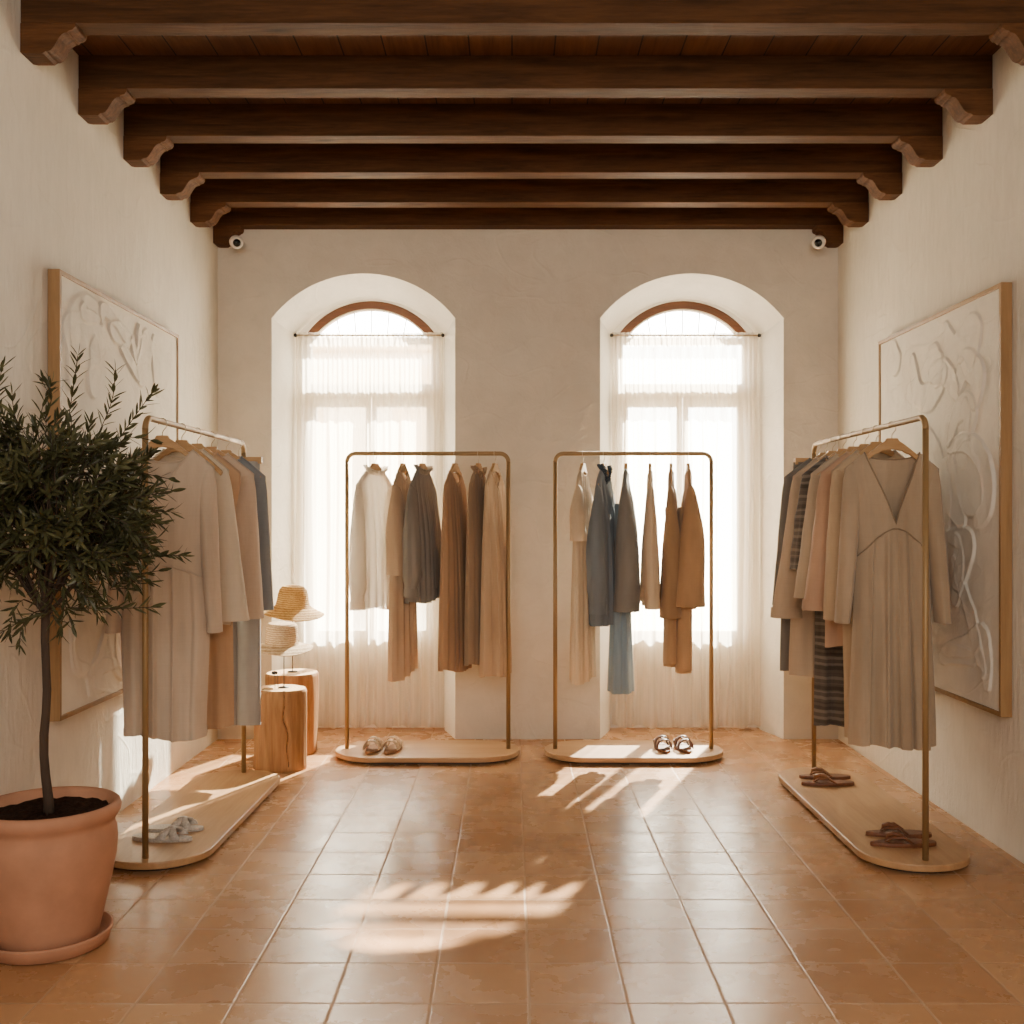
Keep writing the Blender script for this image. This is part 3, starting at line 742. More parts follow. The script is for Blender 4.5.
# --- rack by the right window
hang(583, 72, .165, 'wooden hanger holding the ivory dress', HR)
garment('long_dress', 'ivory long dress with short flared sleeve, leftmost on the right window rack', 'dress', pos(583), rad(72), fab('ivory', '#d6c2a6', trans=.25, alpha=.08), 1.335, hw=.165, nw=.08, nd=.03,
        prof=[(-.2, .165), (-.5, .16), (-1.335, .19)], th=[(-.1, .03), (-.3, .045), (-1.335, .06)], folds=7, amp=.012, sleeve=dict(len=.52, r0=.05, r1=.075, flare=.05, ry=.05, fold=.03), seed=7, group=GR)
hang(604, 68, .165, 'wooden hanger holding the slate blouse', HR)
garment('blouse', 'slate grey-blue blouse with dark ruffled neck on the right window rack', 'blouse', pos(604), rad(68), fab('slate', '#767c82', trans=.15), 1.0, hw=.165, nw=.075, nd=.09, nshape='V',
        prof=[(-.2, .165), (-.5, .17), (-1.0, .17)], th=[(-.1, .03), (-.4, .075), (-1.0, .085)], folds=6, amp=.013, sleeve=dict(len=.9, r0=.055, r1=.06, flare=.03, belly=.03, cuff=.25, ry=.06), ruffle=True, trim=fab('navy', '#39434d', trans=.05), seed=8, group=GR)
hang(626, 82, .165, 'wooden hanger holding the grey-blue jacket', HR)
garment('jacket', 'grey-blue long-sleeved jacket over a light blue dress', 'jacket', pos(626), rad(82), fab('dusk', '#807b75', trans=.12), .90, hw=.165, nw=.075, nd=.03,
        prof=[(-.2, .165), (-.5, .16), (-.9, .17)], th=[(-.1, .03), (-.3, .07), (-.9, .085)], folds=4, amp=.01, sleeve=dict(len=.93, r0=.065, r1=.085, flare=.03, ry=.075, fold=.03), trim=fab('paleblue', '#b9c4c8', trans=.3), seed=9, group=GR)
hemskirt('light blue long dress skirt hanging below the grey-blue jacket', pos(621), rad(80), fab('lightblue', '#8d9ca6', trans=.3), -.3, 1.41, .09, .12, .035, .07, seed=3, name='long_skirt', group=GR)
hang(650, 84, .15, 'wooden hanger holding the cream shirt', HR)
garment('shirt', 'cream shirt with gathered cuff on the right window rack', 'shirt', pos(650), rad(84), fab('cream', '#dcc6a9', trans=.3), .88, hw=.15, nw=.07, nd=.02,
        prof=[(-.2, .15), (-.5, .14), (-.88, .14)], th=[(-.1, .025), (-.3, .045), (-.88, .055)], folds=5, amp=.009, sleeve=dict(len=.87, r0=.05, r1=.06, flare=.03, cuff=.2, ry=.05), seed=10, group=GR)
hang(671, 80, .16, 'wooden hanger holding the camel overshirt', HR)
garment('overshirt', 'camel brown overshirt above matching trousers, second from the right pole', 'overshirt', pos(671), rad(80), fab('camel', '#a58462', trans=.15), .96, hw=.16, nw=.07, nd=.03,
        prof=[(-.2, .16), (-.5, .15), (-.96, .16)], th=[(-.1, .025), (-.3, .045), (-.96, .066)], folds=4, amp=.009, sleeve=dict(len=.97, r0=.055, r1=.075, flare=.0, ry=.062, fold=.03), seed=11, group=GR)
trousers('camel brown trousers below the second overshirt from the right pole', pos(671), rad(80), fab('camel2', '#ad8b68', trans=.12), -.32, 1.235, hw=.10, ry=.038, seed=1, group=GR)
hang(688, 86, .16, 'wooden hanger holding the ochre jacket', HR)
garment('jacket', 'ochre brown flared jacket, rightmost on the right window rack', 'jacket', pos(688), rad(86), fab('ochre', '#b08c68', trans=.18), .89, hw=.16, nw=.07, nd=.03,
        prof=[(-.2, .16), (-.5, .16), (-.89, .18)], th=[(-.1, .025), (-.3, .045), (-.89, .075)], folds=4, amp=.011, sleeve=dict(len=.9, r0=.055, r1=.08, flare=.05, ry=.088, fold=.03), sway=.02, seed=12, group=GR)
trousers('ochre brown trousers below the flared jacket nearest the right pole', pos(684), rad(84), fab('ochre2', '#b3906c', trans=.12), -.32, 1.275, hw=.10, ry=.042, seed=2, group=GR)

# --- rack along the left wall
GLW, GRW = 'clothes on the rack along the left wall', 'clothes on the rack along the right wall'
HLW, HRW = 'hangers on the left wall rack', 'hangers on the right wall rack'
def lpos(D): k = (D - LR[1]) / (LR[3] - LR[1]); return (LR[0] + (LR[2] - LR[0]) * k, D, ZS)
def rpos(D): k = (D - RR_[1]) / (RR_[3] - RR_[1]); return (RR_[0] + (RR_[2] - RR_[0]) * k, D, ZS)
def lh(D, rz, hw, what): hanger(lpos(D), rad(rz), hw - .026, what, HLW)
def rh(D, rz, hw, what): hanger(rpos(D), rad(rz), hw - .026, what, HRW)
lh(4.53, 2, .205, 'front hanger on the left wall rack, in the greige dress')
garment('long_dress', 'long greige linen dress at the front of the left wall rack', 'dress', tuple(Vector(lpos(4.53)) + Vector((.012, 0, 0))), rad(2), fab('greige', '#c2ae98', trans=.12), 1.315, hw=.205, nw=.115, nd=.16, nshape='V', bd=.055,
        prof=[(-.2, .205), (-.45, .19), (-.6, .17), (-.85, .185), (-1.315, .172)], th=[(-.1, .03), (-.3, .06), (-1.335, .075)], folds=4, amp=.012,
        sleeve=dict(len=.885, r0=.045, r1=.03, flare=.03, ry=.055, fold=.03), split=(-.60, .06), seed=20, group=GLW, hem_band=True)
lh(4.78, -2, .205, 'second hanger on the left wall rack, in the oatmeal shirt')
garment('shirt', 'oatmeal wide-sleeved linen shirt behind the greige dress', 'shirt', lpos(4.80), rad(-2), fab('linen', '#cdbda6', trans=.12), .87, hw=.205, nw=.09, nd=.04,
        prof=[(-.2, .205), (-.45, .205), (-.87, .215)], th=[(-.1, .03), (-.3, .055), (-.87, .07)], folds=3, amp=.01, sleeve=dict(len=.86, r0=.06, r1=.085, flare=.09, ry=.06, fold=.02), seed=21, group=GLW)
lh(5.0, 0, .2, 'third hanger on the left wall rack, in the tan dress')
garment('long_dress', 'tan sleeveless dress third from the front of the left wall rack', 'dress', lpos(5.0), rad(0), fab('tan', '#b89676', trans=.1), 1.36, hw=.20, nw=.09, nd=.12, nshape='V',
        prof=[(-.2, .20), (-.5, .16), (-1.36, .17)], th=[(-.1, .03), (-.3, .05), (-1.36, .06)], folds=3, amp=.01, seed=22, group=GLW)
lh(5.22, 2, .205, 'fourth hanger on the left wall rack, in the beige shirt')
garment('shirt', 'beige long-sleeved shirt behind the tan dress, left wall rack', 'shirt', lpos(5.22), rad(2), fab('beige', '#c6b09a', trans=.12), .88, hw=.205, nw=.08, nd=.03,
        prof=[(-.2, .205), (-.5, .19), (-.88, .19)], th=[(-.1, .03), (-.3, .055), (-.88, .06)], folds=3, amp=.01, sleeve=dict(len=.89, r0=.06, r1=.075, flare=.045, ry=.06, fold=.03), seed=23, group=GLW)
lh(5.47, 0, .205, 'fifth hanger on the left wall rack, in the slate shirt')
garment('shirt', 'slate grey long-sleeved shirt near the back of the left wall rack', 'shirt', lpos(5.47), rad(0), fab('slateshirt', '#7e8288', trans=.12), .87, hw=.20, nw=.08, nd=.03,
        prof=[(-.2, .20), (-.5, .19), (-.9, .19)], th=[(-.1, .03), (-.3, .055), (-.9, .06)], folds=3, amp=.01, sleeve=dict(len=.87, r0=.055, r1=.06, flare=.035, ry=.06, fold=.04), seed=24, group=GLW)
clamp_hanger(lpos(5.70), rad(0), 'clamp hanger at the back of the left wall rack, holding grey trousers', HLW)
trousers('light grey linen trousers clamped at the back of the left wall rack', lpos(5.70), 0, fab('greylinen', '#a3a09c', trans=.12), -.105, 1.49, hw=.11, ry=.035, seed=5, group=GLW, dz=.0)

# --- rack along the right wall
rh(4.68, 0, .205, 'front hanger on the right wall rack, in the taupe dress')
garment('long_dress', 'taupe V-neck long-sleeved dress at the front of the right wall rack', 'dress', rpos(4.68), rad(0), fab('taupedress', '#a59078', trans=.06), 1.385, hw=.205, nw=.12, nd=.31, nshape='V', bd=.03,
        prof=[(-.2, .205), (-.35, .175), (-.52, .155), (-.62, .165), (-1.385, .19)], th=[(-.1, .03), (-.3, .06), (-.6, .06), (-1.385, .085)], folds=4.5, amp=.021,
        sleeve=dict(len=.86, r0=.045, r1=.031, flare=.04, ry=.048, fold=.03), split=(-.448, .125), seed=30, group=GRW, hem_wave=.008, trim=fab('taupeseam', '#84705a', trans=.03))
rh(4.88, 2, .205, 'second hanger on the right wall rack, in the sand dress')
garment('long_dress', 'sand long-sleeved dress directly behind the taupe dress', 'dress', rpos(4.88), rad(2), fab('sanddress', '#b8a184', trans=.06), 1.38, hw=.205, nw=.09, nd=.05,
        prof=[(-.2, .205), (-.5, .16), (-1.38, .145)], th=[(-.1, .03), (-.3, .055), (-1.32, .07)], folds=4, amp=.01, sleeve=dict(len=.865, r0=.055, r1=.05, flare=.03, ry=.05, fold=.03), seed=31, group=GRW)
rh(5.03, -2, .205, 'third hanger on the right wall rack, in the peach shirt')
garment('shirt', 'peach tan long shirt with wide sleeve, right wall rack', 'shirt', rpos(5.03), rad(-2), fab('peach', '#b8957a', trans=.08), 1.0, hw=.205, nw=.085, nd=.04,
        prof=[(-.2, .205), (-.5, .18), (-1.0, .185)], th=[(-.1, .03), (-.3, .055), (-1.0, .06)], folds=3, amp=.01, sleeve=dict(len=.79, r0=.065, r1=.085, flare=.075, ry=.06, fold=.03, cuff=.2), seed=32, group=GRW)
rh(5.20, 0, .205, 'fourth hanger on the right wall rack, in the oat shirt')
garment('shirt', 'oat coloured shirt between the peach shirt and striped dress', 'shirt', rpos(5.20), rad(0), fab('oat', '#b5a28a', trans=.08), .80, hw=.205, nw=.085, nd=.04,
        prof=[(-.2, .205), (-.5, .19), (-.80, .19)], th=[(-.1, .03), (-.3, .055), (-.8, .06)], folds=3, amp=.01, sleeve=dict(len=.79, r0=.065, r1=.08, flare=.075, ry=.06, fold=.03), seed=33, group=GRW)
rh(5.36, 0, .205, 'fifth hanger on the right wall rack, in the striped dress')
garment('long_dress', 'charcoal striped knit dress with puffed sleeve, right wall rack', 'dress', rpos(5.36), rad(0), fab('striped', '#5b534c', trans=.04, stripes=('#857a6e', '#3d3733', 190)), 1.43, hw=.205, nw=.085, nd=.04,
        prof=[(-.2, .205), (-.5, .15), (-.9, .14), (-1.43, .145)], th=[(-.1, .03), (-.3, .06), (-1.43, .07)], folds=4, amp=.012, sleeve=dict(len=.66, r0=.065, r1=.075, flare=.055, ry=.07, fold=.07), seed=34, group=GRW)
rh(5.53, 0, .205, 'sixth hanger on the right wall rack, in the beige coat')
garment('coat', 'beige wide-sleeved coat towards the back of the right wall rack', 'coat', rpos(5.53), rad(0), fab('coat', '#bca68d', trans=.08), 1.215, hw=.205, nw=.08, nd=.04,
        prof=[(-.2, .205), (-.5, .20), (-1.215, .225)], th=[(-.1, .03), (-.3, .06), (-1.215, .07)], folds=3, amp=.01, sleeve=dict(len=.87, r0=.065, r1=.09, flare=.10, ry=.065, fold=.03, cuff=.15), seed=35, group=GRW)
rh(5.67, 0, .205, 'seventh hanger on the right wall rack, in the grey cardigan')
garment('cardigan', 'dark grey long cardigan behind the beige coat', 'cardigan', rpos(5.67), rad(0), fab('greycard', '#767069', trans=.06), 1.21, hw=.215, nw=.08, nd=.04,
        prof=[(-.2, .215), (-.5, .22), (-1.21, .235)], th=[(-.1, .03), (-.3, .055), (-1.21, .06)], folds=3, amp=.01, sleeve=dict(len=.86, r0=.06, r1=.06, flare=.06, ry=.055, fold=.03), seed=36, group=GRW)
clamp_hanger(rpos(5.79), rad(0), 'clamp hanger at the back of the right wall rack, holding a grey skirt', HRW)
hemskirt('charcoal grey skirt clamped at the back of the right wall rack', rpos(5.79), 0, fab('greyskirt', '#6b645c', trans=.06), -.105, .86, .13, .15, .03, .045, seed=7, group=GRW)

# ------------------------------------------------------------------ sandals
def sole_outline(L, W, n=40):
    pts = []
    for i in range(n):
        a = 2 * PI * i / n; c, s = math.cos(a), math.sin(a)
        y = c * L / 2; w = W / 2 * (.82 + .20 * c - .10 * math.cos(2 * a)); pts.append((w * (abs(s) ** .8) * (1 if s > 0 else -1), y))
    return pts
def sole_geo(L, W, z0, z1):
    o = sole_outline(L, W); n = len(o)
    V = [(x, y, z0) for x, y in o] + [(x * 1.02, y * 1.01, (z0 + z1) / 2) for x, y in o] + [(x, y, z1) for x, y in o] + [(x * .9, y * .96, z1 + .001) for x, y in o]
    Fc = [tuple(range(n))[::-1], tuple(range(3 * n, 4 * n))]
    for r in range(3):
        for k in range(n): k2 = (k + 1) % n; Fc.append((r * n + k, r * n + k2, (r + 1) * n + k2, (r + 1) * n + k))
    return V, Fc
def band_geo(y0, y1, w, h, wd, th=.004, skew=0, n=16, ruche=0):
    """strap arching over the foot from side to side"""
    V, Fc = [], []
    for i in range(n + 1):
        a = PI * i / n; x = -w / 2 * math.cos(a); z = h * math.sin(a) ** .75; yc = y0 + (y1 - y0) * i / n
        b = ruche * math.sin(i * 2.3)
        nx, nz = -math.cos(a) * .8, math.sin(a)
        for dy, t in ((-wd / 2, 0), (wd / 2, 0), (wd / 2, th), (0, th + ruche), (-wd / 2, th)):
            V.append((x + nx * (t + b), yc + dy * (1 - .25 * math.sin(a)) + skew * math.sin(a), .014 + z + nz * (t + b)))
    for i in range(n):
        for k in range(5):
            k2 = (k + 1) % 5; Fc.append((i * 5 + k, i * 5 + k2, (i + 1) * 5 + k2, (i + 1) * 5 + k))
    Fc.append((0, 1, 2, 3, 4)); Fc.append(tuple(n * 5 + k for k in (4, 3, 2, 1, 0)))
    return V, Fc
ZBASE = .0455
def sandal(kind, label, x, y, rz, mat, sole_mat, group, L=.25, W=.09, mir=1):
    t = empty('sandal', (x, y, ZBASE), rz, label, 'sandal', group)   # toe points along local -y
    V, Fc = sole_geo(L, W, 0, .016); mesh_obj('sole', V, Fc, sole_mat, t, smooth=False)
    if kind == 'slide':
        for y0, y1, h, wd in ((-.055, -.035, .052, .05), (.01, -.005, .062, .045)):
            V, Fc = band_geo(y0 * 1, y1, W * .94, h, wd, .005); mesh_obj('strap', V, Fc, mat, t)
        V, Fc = tube_geo([(-W * .45, .03, .014), (-W * .43, .075, .04), (0, .108, .052), (W * .43, .075, .04), (W * .45, .03, .014)], .005, 8); mesh_obj('heel_strap', V, Fc, mat, t)
        bm = bmesh.new(); bbox(bm, W * .30, W * .42, -.008, .012, .05, .058); bm_obj('buckle', bm, M['brass'], t, bevel=.002)
    elif kind == 'cross':
        for y0, y1, sk in ((-.075, -.01, 0), (-.01, -.075, 0)):
            V, Fc = band_geo(y0, y1, W * .95, .034, .042, .006, sk, ruche=.003); mesh_obj('strap', V, Fc, mat, t)
        V, Fc = lathe_geo([(.0, .012), (.014, .009), (.018, 0), (.014, -.009), (.0, -.012)], 14)
        mesh_obj('knot', [(v[0], v[1] - .042, v[2] * .8 + .052) for v in V], Fc, mat, t)
    else:  # thong
        toe = (.008 * mir, -.075, .016)
        for s in (-1, 1):
            V, Fc = tube_geo([toe, (s * .016, -.05, .036), (s * .034, -.012, .042), (s * W * .47, .03, .016)], [.006, .010, .012, .007], 10, flat=.6)
            mesh_obj('strap', V, Fc, mat, t)
        V, Fc = tube_geo([(.0, -.07, .016), (-.014, -.06, .04), (.012, -.045, .052), (.026, -.02, .046), (0, -.012, .034)], [.005, .009, .010, .009, .006], 10); mesh_obj('knot', V, Fc, mat, t)
    return t
G1 = 'pairs of sandals on the rack bases'
sandal('slide', 'pale patterned strappy sandal nearer the left pole, left window rack', -.815, 6.345, rad(-6), M['snake'], M['cork'], G1)
sandal('slide', 'pale patterned strappy sandal nearer the rack centre, left window rack', -.702, 6.345, rad(-10), M['snake'], M['cork'], G1)
sandal('slide', 'dark brown strappy sandal nearer the rack centre, right window rack', .890, 6.38, rad(4), M['darkleather'], M['brownleather'], G1)
sandal('slide', 'dark brown strappy sandal nearer the right pole, right window rack', 1.012, 6.38, rad(6), M['darkleather'], M['brownleather'], G1)
sandal('cross', 'silvery knotted sandal nearest the front, base of the left wall rack', px(162, 4.57), 4.575, rad(84), M['silver'], M['silver'], G1, L=.26)
sandal('cross', 'silvery knotted sandal behind its mate, base of the left wall rack', px(173, 4.71), 4.715, rad(92), M['silver'], M['silver'], G1, L=.26)
sandal('thong', 'brown thong sandal nearest the front, base of the right wall rack', px(904, 4.49), 4.50, rad(-88), M['brownleather'], M['brownleather'], G1, L=.275)
sandal('thong', 'brown thong sandal just behind the front one, right wall rack', px(899, 4.63), 4.635, rad(-94), M['brownleather'], M['brownleather'], G1, L=.275, mir=-1)
sandal('thong', 'tan brown thong sandal nearer the camera, by the back pole of the right rack', px(828, 5.52), 5.525, rad(-88), M['tanleather'], M['brownleather'], G1, L=.27)
sandal('thong', 'tan brown thong sandal beside the back pole of the right rack', px(825, 5.66), 5.665, rad(-92), M['tanleather'], M['brownleather'], G1, L=.265, mir=-1)

# ------------------------------------------------------------------ stumps, hats
def stump(x, y, r0, r1, h, label, seed, crack_at=None):
    rr = random.Random(seed); ph = [rr.uniform(0, 6.28) for _ in range(8)]
    t = empty('stump_table', (x, y, 0), 0, label, 'side table', 'tree stump side tables')
    SEG, NZ = 160, 40
    cz = lambda z: crack_at + .10 * math.sin(z * 13) + .05 * math.sin(z * 37)
    def rf(th, z, r):
        v = r * (1 + .045 * math.sin(2 * th + ph[0] + 3 * z) + .03 * math.sin(3 * th + ph[1] - 2 * z) + .012 * math.sin(9 * th + ph[2] + 4 * z) + .006 * math.sin(23 * th + ph[3] + 6 * z)
                 + .03 * math.sin(9 * z + ph[4]))
        if crack_at is not None:
            d = (th - cz(z) + PI) % (2 * PI) - PI; v -= .016 * math.exp(-(d / .03) ** 2) * smoothstep(.02, .1, z)
        return v
    prof = [(r0 + (r1 - r0) * j / NZ - (.006 if j in (0, NZ) else 0), h * j / NZ) for j in range(NZ + 1)]
    V, Fc = lathe_geo(prof, SEG, rf); MI = []
    for f in Fc:
        th = 2 * PI * (f[0] % SEG + .5) / SEG; z = V[f[0]][2]
        d = abs((th - (cz(z) if crack_at is not None else 99) + PI) % (2 * PI) - PI)
        MI.append(0)
    mesh_obj('trunk', V, Fc, None, t, mats=[M['stump'], M['crack']], mi=MI)
    ring = [V[NZ * SEG + k] for k in range(SEG)]
    if crack_at is not None:
        cp = []
        for i in range(50):
            z = .03 + (h - .034) * i / 49; th = cz(z); r = rf(th, z, r0 + (r1 - r0) * z / h) + .001
            cp.append((r * math.cos(th), r * math.sin(th), z))
        tube('crack', cp, [.0014 + .0022 * math.sin(PI * (.08 + .9 * i / 49)) for i in range(50)], M['crack'], t, 6)
    V2 = [(0, 0, h + .001)] + [(a * .5, b * .5, h + .001) for a, b, c in ring] + [(a, b, h) for a, b, c in ring]
    F2 = [(0, 1 + k, 1 + (k + 1) % SEG) for k in range(SEG)] + [(1 + k, 1 + SEG + k, 1 + SEG + (k + 1) % SEG, 1 + (k + 1) % SEG) for k in range(SEG)]
    mesh_obj('sawn_top', V2, F2, M['stumptop'], t, smooth=False)
    return t
S1 = (px(281, 6.10), 6.10); S2 = (px(293, 6.53), 6.53)
stump(*S1, .145, .138, .452, 'shorter cracked wooden stump in front, by the left wall rack', 3, crack_at=-1.15)
stump(*S2, .157, .157, .480, 'taller wooden stump behind, near the left window curtain', 5)
def hat_stand(x, y, z, h, label):
    t = empty('hat_stand', (x, y, z), 0, label, 'hat stand', 'wire hat stands')
    lathe('foot', [(0, 0.001), (.03, .001), (.03, .005), (.0, .007)], M['iron'], t, 20)
    tube('stem', [(0, 0, .004), (0, 0, h)], .0028, M['iron'], t, 8)
    lathe('top_disc', [(0, h - .004), (.03, h - .004), (.03, h), (.0, h + .003)], M['iron'], t, 20)
def hat(x, y, z, mat, label, crown_r, crown_h, brim_r, brim_drop, rot, flat):
    t = empty('straw_hat', (x, y, z), 0, label, 'hat', 'straw hats', rot=rot)
    pr = []
    if flat: pr = [(0, crown_h), (crown_r * .5, crown_h - .001), (crown_r * .85, crown_h - .003), (crown_r * .97, crown_h - .014), (crown_r, crown_h - .04), (crown_r * 1.02, .02), (crown_r * 1.05, 0)]
    else: pr = [(0, crown_h), (crown_r * .4, crown_h - .002), (crown_r * .68, crown_h - .010), (crown_r * .86, crown_h - .028), (crown_r * .96, crown_h - .06), (crown_r * 1.04, .03), (crown_r * 1.13, 0)]
    def rip(th, z, r): return r * (1 + .008 * math.sin(5 * th + z * 30) + .004 * math.sin(260 * z))
    fine = []
    for (a, b), (c, d) in zip(pr, pr[1:]):
        for i in range(6): fine.append((a + (c - a) * i / 6, b + (d - b) * i / 6))
    fine.append(pr[-1])
    lathe('crown', fine, mat, t, 56, rip)
    r0 = pr[-1][0]; bp = []
    for i in range(21):
        s = i / 20; bp.append((r0 + (brim_r - r0) * s, -brim_drop * (s ** .9 if not flat else s ** 1.3)))
    V, Fc = lathe_geo(bp, 72)
    V = [(a * (1 + .02 * math.sin(3 * math.atan2(b, a) + 1)), b, c + .012 * math.sin(2 * math.atan2(b, a) + .6) * (math.hypot(a, b) / brim_r) ** 2) for a, b, c in V]
    b = mesh_obj('brim', V, Fc, mat, t)
    m = b.modifiers.new('thick', 'SOLIDIFY'); m.thickness = .004
    return t
hx2, hx1 = px(292.5, 6.53), px(284, 6.10)
hat_stand(hx2, 6.53, .4815, .40, 'thin wire hat stand on the taller rear stump')
hat_stand(hx1, 6.10, .4535, .27, 'thin wire hat stand on the shorter front stump')
hat(hx2, 6.53, .873, M['straw'], 'golden straw bucket hat, the upper hat, on the rear stump stand', .094, .135, .187, .05, (rad(2), rad(3), 0), False)
hat(px(281.5, 6.10), 6.10, .695, M['straw2'], 'pale straw hat with flat crown, the lower hat, on the front stump stand', .088, .125, .172, .024, (rad(3), rad(2), 0), True)
# little wire ornament stand with bracelet
ox, oy = px(276.5, 6.07), 6.05
t = empty('ornament_stand', (ox, oy, .4535), 0, 'tiny wire stand with a dark trinket on the front stump', 'ornament')
tube('wire_legs', [(-.004, 0, .0015), (-.004, 0, .075), (.010, 0, .08), (.014, 0, .0015)], .0016, M['iron'], t, 6)
V, Fc = lathe_geo([(0, .014), (.012, .01), (.017, 0), (.012, -.01), (0, -.014)], 16)
mesh_obj('trinket', [(a * 1.1 - .006, b, c * .8 + .09) for a, b, c in V], Fc, M['black'], t)
V, Fc = tube_geo([(.03 * math.cos(2 * PI * i / 30), .03 * math.sin(2 * PI * i / 30), 0) for i in range(31)], .0022, 6)
o = mesh_obj('bracelet', V, Fc, M['brass'], None, loc=(px(268, 6.05), 6.04, .4560))
tag(o, 'thin metal bracelet lying on the front stump', 'bracelet')

# ------------------------------------------------------------------ olive tree in pot
TX, TY = px(48, 3.57), 3.57
t = empty('potted_olive_tree', (TX, TY, 0), 0, 'olive tree in a large terracotta pot with saucer, front left', 'potted tree')
lathe('saucer', [(0, .0), (.175, .0), (.192, .008), (.203, .045), (.203, .052), (.196, .052), (.188, .026), (.17, .02), (0, .02)], M['terracotta'], t, 72)
lathe('pot', [(0, .021), (.150, .021), (.158, .028), (.168, .07), (.184, .14), (.202, .22), (.214, .29), (.218, .34), (.215, .375), (.209, .395), (.212, .408), (.219, .418), (.227, .432), (.230, .447), (.226, .461), (.217, .467), (.208, .464), (.200, .452), (.197, .42), (.19, .38)], M['terracotta'], t, 96)
V = [(0, 0, .425)]; F2 = []; rs = random.Random(3)
for i in range(1, 11):
    for k in range(48): a = 2 * PI * k / 48; r = .198 * i / 10; V.append((r * math.cos(a), r * math.sin(a), .432 + rs.uniform(-.005, .007)))
for k in range(48): F2.append((0, 1 + k, 1 + (k + 1) % 48))
for i in range(9):
    for k in range(48): a, b = 1 + i * 48 + k, 1 + i * 48 + (k + 1) % 48; F2.append((a, a + 48, b + 48, b))
mesh_obj('soil', V, F2, M['soil'], t)
def tp(x, y, dy=0): return Vector((px(x, 3.57) - TX, dy, pz(y, 3.57)))
trunk = [(49, 815), (48.5, 800), (45.5, 775), (44, 755), (44, 735), (46, 712), (47, 690), (46, 665), (45, 640), (45.5, 620), (46.5, 604)]
tube('trunk', [tp(*p) for p in trunk], [.017, .016, .0145, .014, .0145, .0135, .0135, .013, .013, .014, .015], M['bark'], t, 12)
rt = random.Random(21); fork = tp(46, 610)
C0 = tp(50, 512); RX, RZ = .32, .325
branches, twigs = [], []
def curve(a, b, sag, n=6):
    side = Vector((rt.uniform(-1, 1), rt.uniform(-1, 1), rt.uniform(-.3, 1))) * sag
    return [a.lerp(b, i / n) + side * math.sin(PI * i / n) for i in range(n + 1)]
def ok(p): return p.x + TX > XL + .065
def shell(d, f): return C0 + Vector((d.x * RX * f, d.y * RX * f, d.z * RZ * f))
prim = []
for i in range(17):
    th = 2 * PI * i * .618 ; zz = -.62 + 1.55 * (i + .5) / 17
    rr_ = math.sqrt(max(0, 1 - min(1, zz) ** 2)); d = Vector((math.cos(th) * rr_, math.sin(th) * rr_, min(zz, 1)))
    e = shell(d, .62)
    if not ok(e): e.x = XL - TX + .09
    st = fork + Vector((0, 0, rt.uniform(-.03, .02)))
    c = curve(st, e, .05, 7); prim.append((c, d)); branches.append((c, .0075, .0035))
for c, d in prim:
    for q in range(7):
        s = c[rt.randint(2, 7)]
        dd = (d + Vector((rt.gauss(0, .6), rt.gauss(0, .6), rt.gauss(.1, .5)))).normalized()
        e = shell(dd, rt.uniform(.55, .92))
        if not ok(e): e.x = XL - TX + rt.uniform(.04, .12)
        if (e - s).length > .33: e = s + (e - s).normalized() * .33
        cc = curve(s, e, .03, 5); branches.append((cc, .0032, .0016))
        for w in range(4):
            s2 = cc[rt.randint(1, 5)]
            out = (s2 - C0); out = Vector((out.x, out.y, out.z * .7)).normalized()
            dirv = (out + Vector((rt.gauss(0, .45), rt.gauss(0, .45), rt.gauss(.28, .4)))).normalized()
            ln = rt.uniform(.08, .16); e2 = s2 + dirv * ln
            if not ok(e2): e2.x = XL - TX + .07
            twigs.append(curve(s2, e2, .012, 5))
# long shoots that break the outline
for (x0, y0, x1, y1, dy) in ((70, 430, 84, 358, -.05), (100, 430, 115, 372, .0), (115, 440, 146, 392, .05), (-5, 450, 2, 368, .0), (30, 430, 38, 380, .1), (130, 500, 180, 492, -.1), (120, 560, 180, 556, .02),
                             (60, 606, 155, 606, -.05), (55, 612, 5, 636, -.1), (44, 610, 36, 640, -.12), (70, 600, 84, 622, -.1), (20, 600, 2, 632, .05), (110, 590, 128, 590, .0), (130, 470, 163, 478, .05), (120, 445, 150, 440, 0), (50, 420, 55, 385, -.08), (105, 590, 150, 572, .08), (20, 430, 12, 395, 0)):
    a, b = tp(x0, y0, dy * .5), tp(x1, y1, dy)
    if x0 < 100 and y0 > 595: branches.append((curve(fork, a, .01, 4), .004, .002))
    twigs.append(curve(a, b, .02, 7))
parts = [tube_geo(c, [r0 + (r1 - r0) * i / (len(c) - 1) for i in range(len(c))], 6) for c, r0, r1 in branches]
parts += [tube_geo(c, [.0014] * len(c), 4, False) for c in twigs]
V, Fc = join_geo(parts); mesh_obj('branches', V, Fc, M['bark'], t)
LV, LF = [], []
def leaf(p, d, nrm, ln, w):
    d = d.normalized(); s = d.cross(nrm)
    if s.length < 1e-3: s = d.cross(Vector((1, 0, 0)))
    s.normalize(); up = s.cross(d); o = len(LV); bend = rt.uniform(-.12, .2)
    for f, ww in ((0, .12), (.28, .85), (.6, .95), (.85, .5)):
        c = p + d * ln * f - up * ln * bend * f * f
        LV.extend((c - s * w * ww + up * w * .25 * ww, c, c + s * w * ww + up * w * .25 * ww))
    LV.append(p + d * ln - up * ln * bend)
    for i in range(3):
        for k in range(2): a = o + i * 3 + k; LF.append((a, a + 1, a + 4, a + 3))
    LF.extend(((o + 9, o + 10, o + 12), (o + 10, o + 11, o + 12)))
